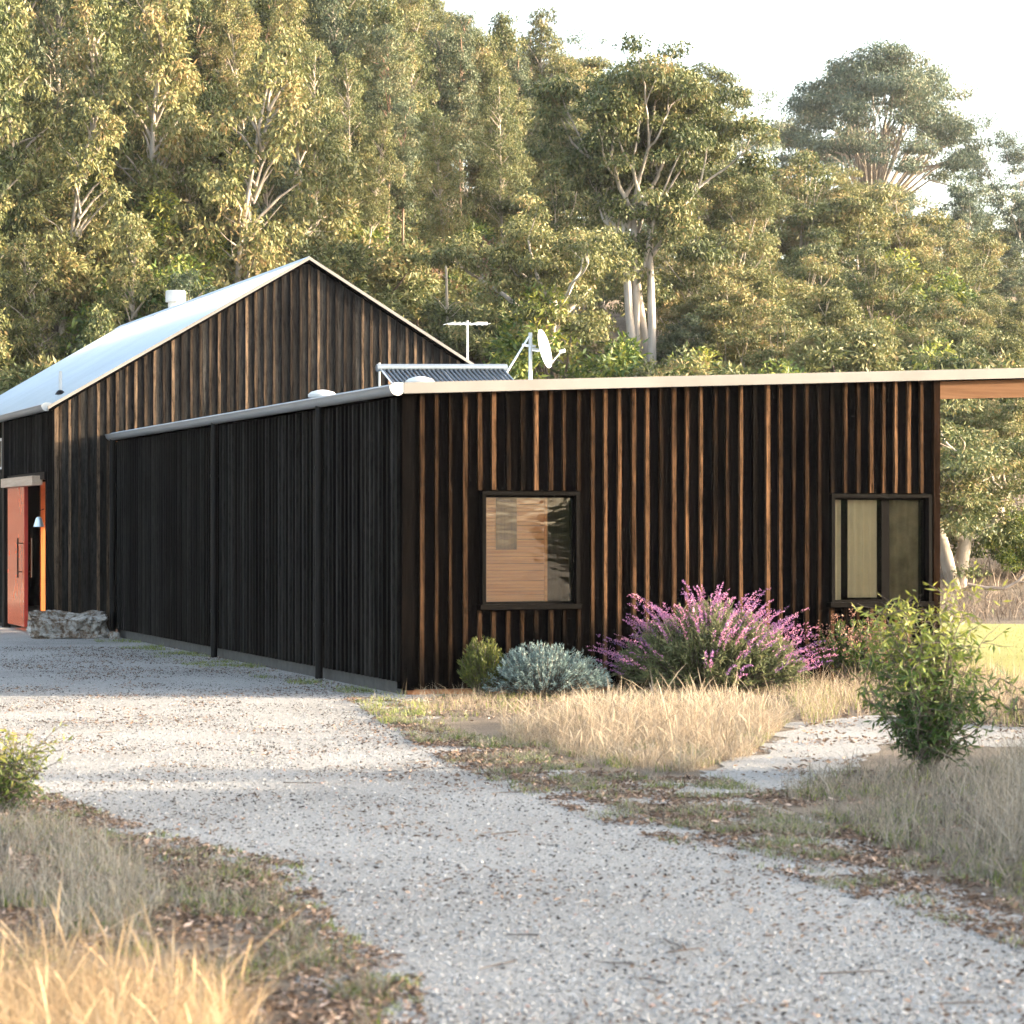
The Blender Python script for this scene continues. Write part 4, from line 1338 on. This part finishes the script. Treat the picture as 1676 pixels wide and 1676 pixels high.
# tufts along the wall foot and across the gravel
WF = [b2w(-.45, .4), b2w(-.03, .2), b2w(-.03, 13), b2w(-.6, 13), b2w(-.8, 6)]
grass('wall_foot_weeds', WF, 2600, .045, .006, .9, 'grass_green', 'sparse weeds along the foot of the black side wall', 33, .75, .5)
GT = P_([(590, 1150), (660, 1140), (700, 1160), (690, 1190), (620, 1185)])
grass('corner_tuft', GT, 600, .07, .005, .8, 'grass_green', 'yellow-green tuft at the corner of the building', 34, .5, .3, tintc=.8)
# behind the shrubs at right
BS = P_([(1290, 1120), (1400, 1085), (1560, 1090), (1700, 1130), (1900, 1150), (1900, 1200), (1640, 1192), (1440, 1176), (1320, 1190), (1300, 1165)])
grass('bank_grass', BS, 7000, .24, .0045, .6, 'grass_dry', 'tawny grass behind the sapling at right', 35, .4, .5)
grass('bank_green', BS, 2500, .14, .006, .7, 'grass_green', 'yellow-green grass behind the sapling at right', 36, .55, .5, tintc=.8)
grass('lawn_grass', LAWN, 26000, .035, .007, .9, 'lawn_blade', 'short sunlit yellow-green mown grass', 37, .15, 1.5)
HB = [(3.5, 45), (26, 41), (30, 62), (14, 64), (5, 60)]
grass('bank_bracken', HB, 17000, .48, .014, 1.0, 'bracken', 'grey-brown dry bracken on the bank right of the wing', 38, .4, 1.6, zf=terrain)
HH = [(-3, 74), (6, 70), (24, 62), (40, 62), (46, 110), (12, 110), (0, 100)]
grass('hill_grass', HH, 16000, .45, .022, .7, 'grass_dry', 'tawny dry grass on the hillside between the trees', 39, .35, 2.5, zf=terrain)


def litter(name, poly, n, mat, label, seed, ln=.035, wd=.014, clump=.5, size=.5):
    rng = np.random.default_rng(seed)
    p = scatter(poly, n, rng, clump, size)
    P = np.column_stack([p, rng.uniform(.008, .018, len(p))])
    D = rng.normal(size=P.shape); D[:, 2] *= .25
    V, Q = leaf_quads(P, D, ln * rng.uniform(.5, 1.8, len(P)), wd * rng.uniform(.6, 1.5, len(P)), rng)
    T = np.repeat(np.clip(rng.normal(.45, .28, len(P)), 0, 1), 4)
    V[:, 2] = np.maximum(V[:, 2], .0075)
    return tag(link(name, mesh_np(name, V, Q, M[mat], T)), label, 'leaf litter', None, 'stuff')


litter('verge_litter', FRN, 9000, 'litter', 'brown leaf litter along the edge of the gravel', 51, clump=.42)
litter('left_litter', LFT, 26000, 'litter', 'brown leaf litter on the left bank', 52, clump=.2)
litter('right_litter', RGT, 5000, 'litter', 'brown leaf litter at right', 53, clump=.45)
DNEAR = P_([(-100, 1060), (300, 1060), (640, 1140), (830, 1268), (1100, 1348), (1450, 1446), (1740, 1560), (1760, 1760), (640, 1760), (655, 1625), (500, 1510), (350, 1402), (140, 1338), (-100, 1262)])
litter('bed_litter', BED, 5000, 'litter', 'brown leaf litter at the feet of the wall shrubs', 59, .03, .013, .3, .4)
litter('bank_litter', BS, 7000, 'litter', 'brown leaf litter behind the sapling at right', 60, .035, .014, .3, .5)
litter('drive_litter', DNEAR, 9000, 'litter', 'scattered fallen leaves on the gravel', 54, .026, .011, .60, .8)
litter('drive_specks', DNEAR, 16000, 'speck', 'dark flecks of bark, grit and painted small shadows on the gravel', 58, .016, .008, .40, 1.2)  # flecks also stand in for tiny shadows of low sun on bumpy gravel
litter('path_litter', PATH, 1500, 'litter', 'scattered leaves on the sandy path', 55, clump=.5)


# crushed stone of the drive: real chips, nearest the camera densest
def chips(name, poly, n, seed, s0, s1, near, far, label):
    rng = np.random.default_rng(seed)
    Y = near + (far - near) * rng.random(n * 4) ** 1.6
    X = rng.uniform(-.24, .24, n * 4) * Y * 1.05
    p = np.column_stack([X, Y])
    p = p[inpoly(p, poly)][:n]
    n = len(p)
    s = s0 * np.exp(rng.random(n) ** 3.0 * math.log(s1 / s0))
    O = np.array([[1, 0, 0], [0, 1, 0], [-1, 0, 0], [0, -1, 0], [0, 0, 1], [0, 0, -.5]], float)
    v = O[None] * rng.uniform(.75, 1.2, (n, 6, 1)) + rng.normal(0, .2, (n, 6, 3))
    v[:, :, 2] *= .55
    a = rng.random(n) * 6.283
    c, q = np.cos(a)[:, None], np.sin(a)[:, None]
    vx = v[..., 0] * c - v[..., 1] * q; vy = v[..., 0] * q + v[..., 1] * c
    V = np.stack([vx, vy, v[..., 2]], -1) * s[:, None, None]
    V[..., 0] += p[:, 0:1]; V[..., 1] += p[:, 1:2]; V[..., 2] += .004 + s[:, None] * .15
    F = np.array([[0, 1, 4], [1, 2, 4], [2, 3, 4], [3, 0, 4], [1, 0, 5], [2, 1, 5], [3, 2, 5], [0, 3, 5]])
    T = (np.arange(n)[:, None, None] * 6 + F[None]).reshape(-1, 3)
    tint = np.repeat(np.clip(rng.normal(.52, .23, n), 0, 1), 6)
    return tag(link(name, mesh_np(name, V.reshape(-1, 3), T, M['stone'], tint)), label, 'gravel', None, 'stuff')


chips('gravel_chips', DRIVE, 160000, 61, .0032, .013, 8.0, 38, 'pale crushed-stone chips covering the drive')
chips('path_chips', PATH, 7000, 62, .006, .016, 14, 24, 'pale stone chips on the sandy path')
# loose chips and litter spilling over both verges
EDGE = P_([(560, 1140), (660, 1150), (760, 1205), (900, 1245), (1050, 1290), (1300, 1345), (1500, 1405), (1760, 1500), (1760, 1590), (1560, 1520), (1300, 1440), (1050, 1370), (880, 1310), (740, 1255), (640, 1195)])
EDL = P_([(-200, 1255), (60, 1290), (200, 1345), (340, 1385), (500, 1420), (560, 1530), (690, 1590), (700, 1760), (560, 1760), (590, 1640), (500, 1580), (420, 1480), (300, 1430), (120, 1380), (-200, 1350)])
chips('verge_chips', EDGE, 9000, 63, .004, .014, 8.0, 26, 'stone chips spilling over the right verge')
chips('left_verge_chips', EDL, 9000, 64, .004, .013, 7.5, 18, 'stone chips spilling over the left verge')
litter('edge_litter', EDGE, 9000, 'litter', 'brown leaf litter strewn over the right verge', 56, .032, .013, .45, .35)
litter('left_edge_litter', EDL, 12000, 'litter', 'brown leaf litter strewn over the left verge', 57, .028, .012, .45, .3)
grass('edge_weeds', EDGE, 3500, .04, .006, 1.0, 'grass_green', 'small green weeds creeping onto the gravel at right', 40, .72, .3)
grass('left_edge_weeds', EDL, 4500, .035, .006, 1.0, 'grass_green', 'small green weeds creeping onto the gravel at left', 41, .68, .25)
grass('edge_dry_tufts', EDGE, 3500, .07, .0036, 1.0, 'grass_grey', 'short dry tufts creeping onto the gravel', 42, .66, .3)
# twigs on the gravel
TW = random.Random(5)
m = None
for i in range(26):
    px_, py_ = TW.uniform(150, 1650), TW.uniform(1180, 1670)
    x, y = gp(px_, py_)
    if not inpoly(np.array([[x, y]]), DRIVE)[0]: continue
    a = TW.uniform(0, 6.28); ln = TW.uniform(.08, .28)
    pts = [(x + math.cos(a) * ln * t + TW.uniform(-.008, .008), y + math.sin(a) * ln * t + TW.uniform(-.008, .008), .018) for t in (0, .35, .7, 1)]
    o = MB().tube(pts, [.004, .0035, .003, .0015], 5).build('twig', M['bark_dark'])
    tag(o, 'thin dark fallen twig lying on the pale gravel', 'twig', 'twigs on the drive')
# fallen bleached branch on the bank
fx, fy = at(1632, 47.5), 47.5
fz = tz(fx, fy)
fb = empty('fallen_branch', (fx, fy, fz))
tag(fb, 'bleached fallen branch lying on the bank right of the wing', 'branch')
MB().tube([(-.55, 0, .55), (-.2, .02, .48), (.15, 0, .47), (.4, .05, .60), (.75, .1, .95)], [.03, .035, .035, .03, .015], 7).build('limb', M['deadwood'], fb, True)
MB().tube([(.4, .05, .60), (.55, .0, .58), (.62, .0, .50)], [.02, .015, .006], 6).build('side_limb', M['deadwood'], fb, True)


# ------------------------------------------------------------------ garden shrubs
def stems_shrub(name, loc, nst, hgt, rad, leafk, label, seed, per, Ln, Wd, up=1.0, barkk='bark_dark', squash=1.0, drop=.75):
    rng = np.random.default_rng(seed)
    e = empty(name, loc)
    sk = Skel(); P, D, TT = [], [], []
    ends = []
    for i in range(nst):
        a = rng.random() * 6.283; u = rng.random() ** .55
        tip = np.array([rad * u * math.cos(a), rad * squash * u * math.sin(a), hgt * math.sqrt(max(.03, 1 - drop * u * u)) * rng.uniform(.66, 1.12) * (1 + .13 * math.sin(2.3 * a + seed) * u)])
        b = np.array([tip[0] * .12, tip[1] * .12, -.02])
        md = b * .45 + tip * .55 + np.array([tip[0] * .10, tip[1] * .10, hgt * .05])
        sk.tube(np.array([b, md, tip]), [.006, .0045, .002], 4)
        t = rng.random(per) ** .6
        p = (1 - t)[:, None] ** 2 * b + 2 * (t * (1 - t))[:, None] * (2 * md - .5 * (b + tip)) + (t ** 2)[:, None] * tip
        dr = unit(tip - md)
        P.append(p + rng.normal(0, .008, p.shape)); D.append(np.tile(dr * up, (per, 1)) + rng.normal(0, .6, (per, 3)))
        TT.append(np.clip(rng.normal(.5, .2, per) + (t - .6) * .25, 0, 1))
        ends.append((md, tip, dr))
    P, D, TT = np.concatenate(P), np.concatenate(D), np.concatenate(TT)
    k = P[:, 2] > .01
    P, D, TT = P[k], D[k], TT[k]
    V, Q = leaf_quads(P, D, Ln * rng.uniform(.6, 1.3, len(P)), Wd * rng.uniform(.7, 1.3, len(P)), rng)
    link('stems', sk.mesh('stems', M[barkk]), e)
    link('foliage', mesh_np('foliage', V, Q, M[leafk], np.repeat(TT, 4)), e)
    tag(e, label, 'shrub')
    return e, ends


def at_b(x, y): wx, wy = b2w(x, y); return (wx, wy, 0)


stems_shrub('green_shrub', at_b(.72, -.38), 210, .50, .24, 'shrub_green', 'small yellow-green needle-leaved shrub against the front wall', 71, 46, .045, .009, 1.6)
stems_shrub('silver_shrub', at_b(1.30, -.55), 520, .47, .68, 'shrub_silver', 'low silvery blue-grey shrub between the green and the purple shrubs', 72, 46, .036, .009, 1.2, squash=.75, drop=.95)
sal, ends = stems_shrub('flowering_shrub', at_b(3.02, -.66), 640, .84, 1.0, 'sal_leaf', 'big purple and pink flowering shrub below the front wall', 73, 44, .075, .013, .9, squash=.62, drop=.97)
rng = np.random.default_rng(74)
FP, FD, FT = [], [], []
for (md, tip, dr) in ends:
    if rng.random() < .48 or tip[2] < .15: continue
    ln = rng.uniform(.12, .36)
    side_ = unit(np.array([tip[0], tip[1], .0]) + 1e-6)
    nfl = int(ln * 170)
    t = rng.random(nfl)
    p = tip + np.outer(t * ln, dr * .6 + side_ * .15 + np.array([0, 0, .5])) + np.outer(t ** 2.2 * ln * .45, side_ * .7 - np.array([0, 0, .6]))
    FP.append(p + rng.normal(0, .007, p.shape) * (1.2 - t)[:, None]); FD.append(rng.normal(size=p.shape) + dr * .7)
    FT.append(np.clip(rng.normal(.5, .2) + rng.normal(0, .15, nfl), 0, 1))
FP, FD, FT = np.concatenate(FP), np.concatenate(FD), np.concatenate(FT)
V, Q = leaf_quads(FP, FD, .019 * rng.uniform(.7, 1.4, len(FP)), .011 * np.ones(len(FP)), rng)
link('flowers', mesh_np('flowers', V, Q, M['sal_flower'], np.repeat(FT, 4)), sal)
pk, ends = stems_shrub('pink_shrub', at_b(4.75, -.55), 150, .66, .48, 'leaf_dark', 'dark-leaved shrub with dusty pink flower heads under the right window', 75, 34, .05, .018, 1.0)
FP, FD = [], []
for (md, tip, dr) in ends:
    if rng.random() < .25: continue
    p = tip + rng.normal(0, .022, (16, 3)) + np.outer(rng.random(16) * .12, dr)
    FP.append(p); FD.append(rng.normal(size=p.shape))
FP, FD = np.concatenate(FP), np.concatenate(FD)
V, Q = leaf_quads(FP, FD, .022 * np.ones(len(FP)), .014 * np.ones(len(FP)), rng)
link('flowers', mesh_np('flowers', V, Q, M['pink_flower'], np.repeat(rng.random(len(FP)), 4)), pk)


def sapling(name, loc, H, Rm, nst, leafk, label, seed, per=26, Ln=.085, Wd=.021):
    rng = np.random.default_rng(seed)
    e = empty(name, loc)
    sk = Skel(); P, D, T = [], [], []
    for i in range(nst):
        a = rng.random() * 6.283
        u = rng.random()
        top = np.array([Rm * u * math.cos(a), Rm * u * math.sin(a), H * (1.0 - .55 * u ** 1.3) * rng.uniform(.7, 1.05)])
        path, _ = limb((rng.normal(0, .02), rng.normal(0, .02), -.02), top / np.linalg.norm(top) + np.array([0, 0, .2]), np.linalg.norm(top), rng, 8, .12, .02)
        sk.tube(path, np.linspace(.008, .002, len(path)), 5)
        for j in range(2, len(path)):
            for q_ in range(4):
                d = unit(path[j] - path[j - 1] + rng.normal(0, .75, 3) * np.array([1, 1, .5]))
                b, _ = limb(path[j], d, rng.uniform(.10, .26), rng, 3, .2, .05)
                sk.tube(b, [.003, .0025, .002, .001], 3)
                m_ = per // 4
                tt = rng.random(m_) * 3
                k = np.minimum(tt.astype(int), 2)
                p = b[k] + (b[k + 1] - b[k]) * (tt - k)[:, None]
                P.append(p); D.append(np.tile(d * .6, (m_, 1)) + rng.normal(0, .6, (m_, 3)) + np.array([0, 0, -.15]))
                T.append(np.clip(rng.normal(.34 + .85 * (path[j][2] / H) ** 1.5, .13, m_), 0, 1))  # tint rises with height: shaded base and sunlit top put into leaf colour
    P, D, T = np.concatenate(P), np.concatenate(D), np.concatenate(T)
    V, Q = leaf_quads(P, D, Ln * rng.uniform(.6, 1.3, len(P)), Wd * rng.uniform(.7, 1.3, len(P)), rng)
    link('stems', sk.mesh('stems', M['bark_dark']), e)
    link('leaves', mesh_np('leaves', V, Q, M[leafk], np.repeat(T, 4)), e)
    tag(e, label, 'sapling')
    return e


x, y = gp(1522, 1268)
sapling('wattle_sapling', (x, y, 0), 1.30, .60, 38, 'leaf_dark', 'bushy sapling at right, its shaded base and sunlit top painted into the leaves', 81, 20, .075, .016)
x, y = gp(-2, 1330)
sapling('edge_sapling', (x, y, 0), .52, .34, 16, 'leaf_dark', 'low spiky shrub cut by the left edge', 82, 22, .05, .012)
x, y = gp(1678, 1186)
stems_shrub('small_tawny_shrub', (x, y, 0), 90, .22, .16, 'grass_dry', 'small tawny tussock at the right edge beside the path', 83, 30, .05, .008)


# ------------------------------------------------------------------ evening haze
hz, nt, HB_, N, Lk = new_mat('haze_air')
N.remove(HB_)
pv = N.new('ShaderNodeVolumePrincipled')
pv.inputs['Color'].default_value = (.93, .95, 1.0, 1)
pv.inputs['Density'].default_value = .00010
pv.inputs['Anisotropy'].default_value = .3
Lk.new(pv.outputs[0], N['Material Output'].inputs['Volume'])
haze = MB().box(-410, 410, -260, 710, -1.5, 75).build('haze', hz)
tag(haze, 'faint warm evening haze over the valley', 'haze', None, 'stuff')
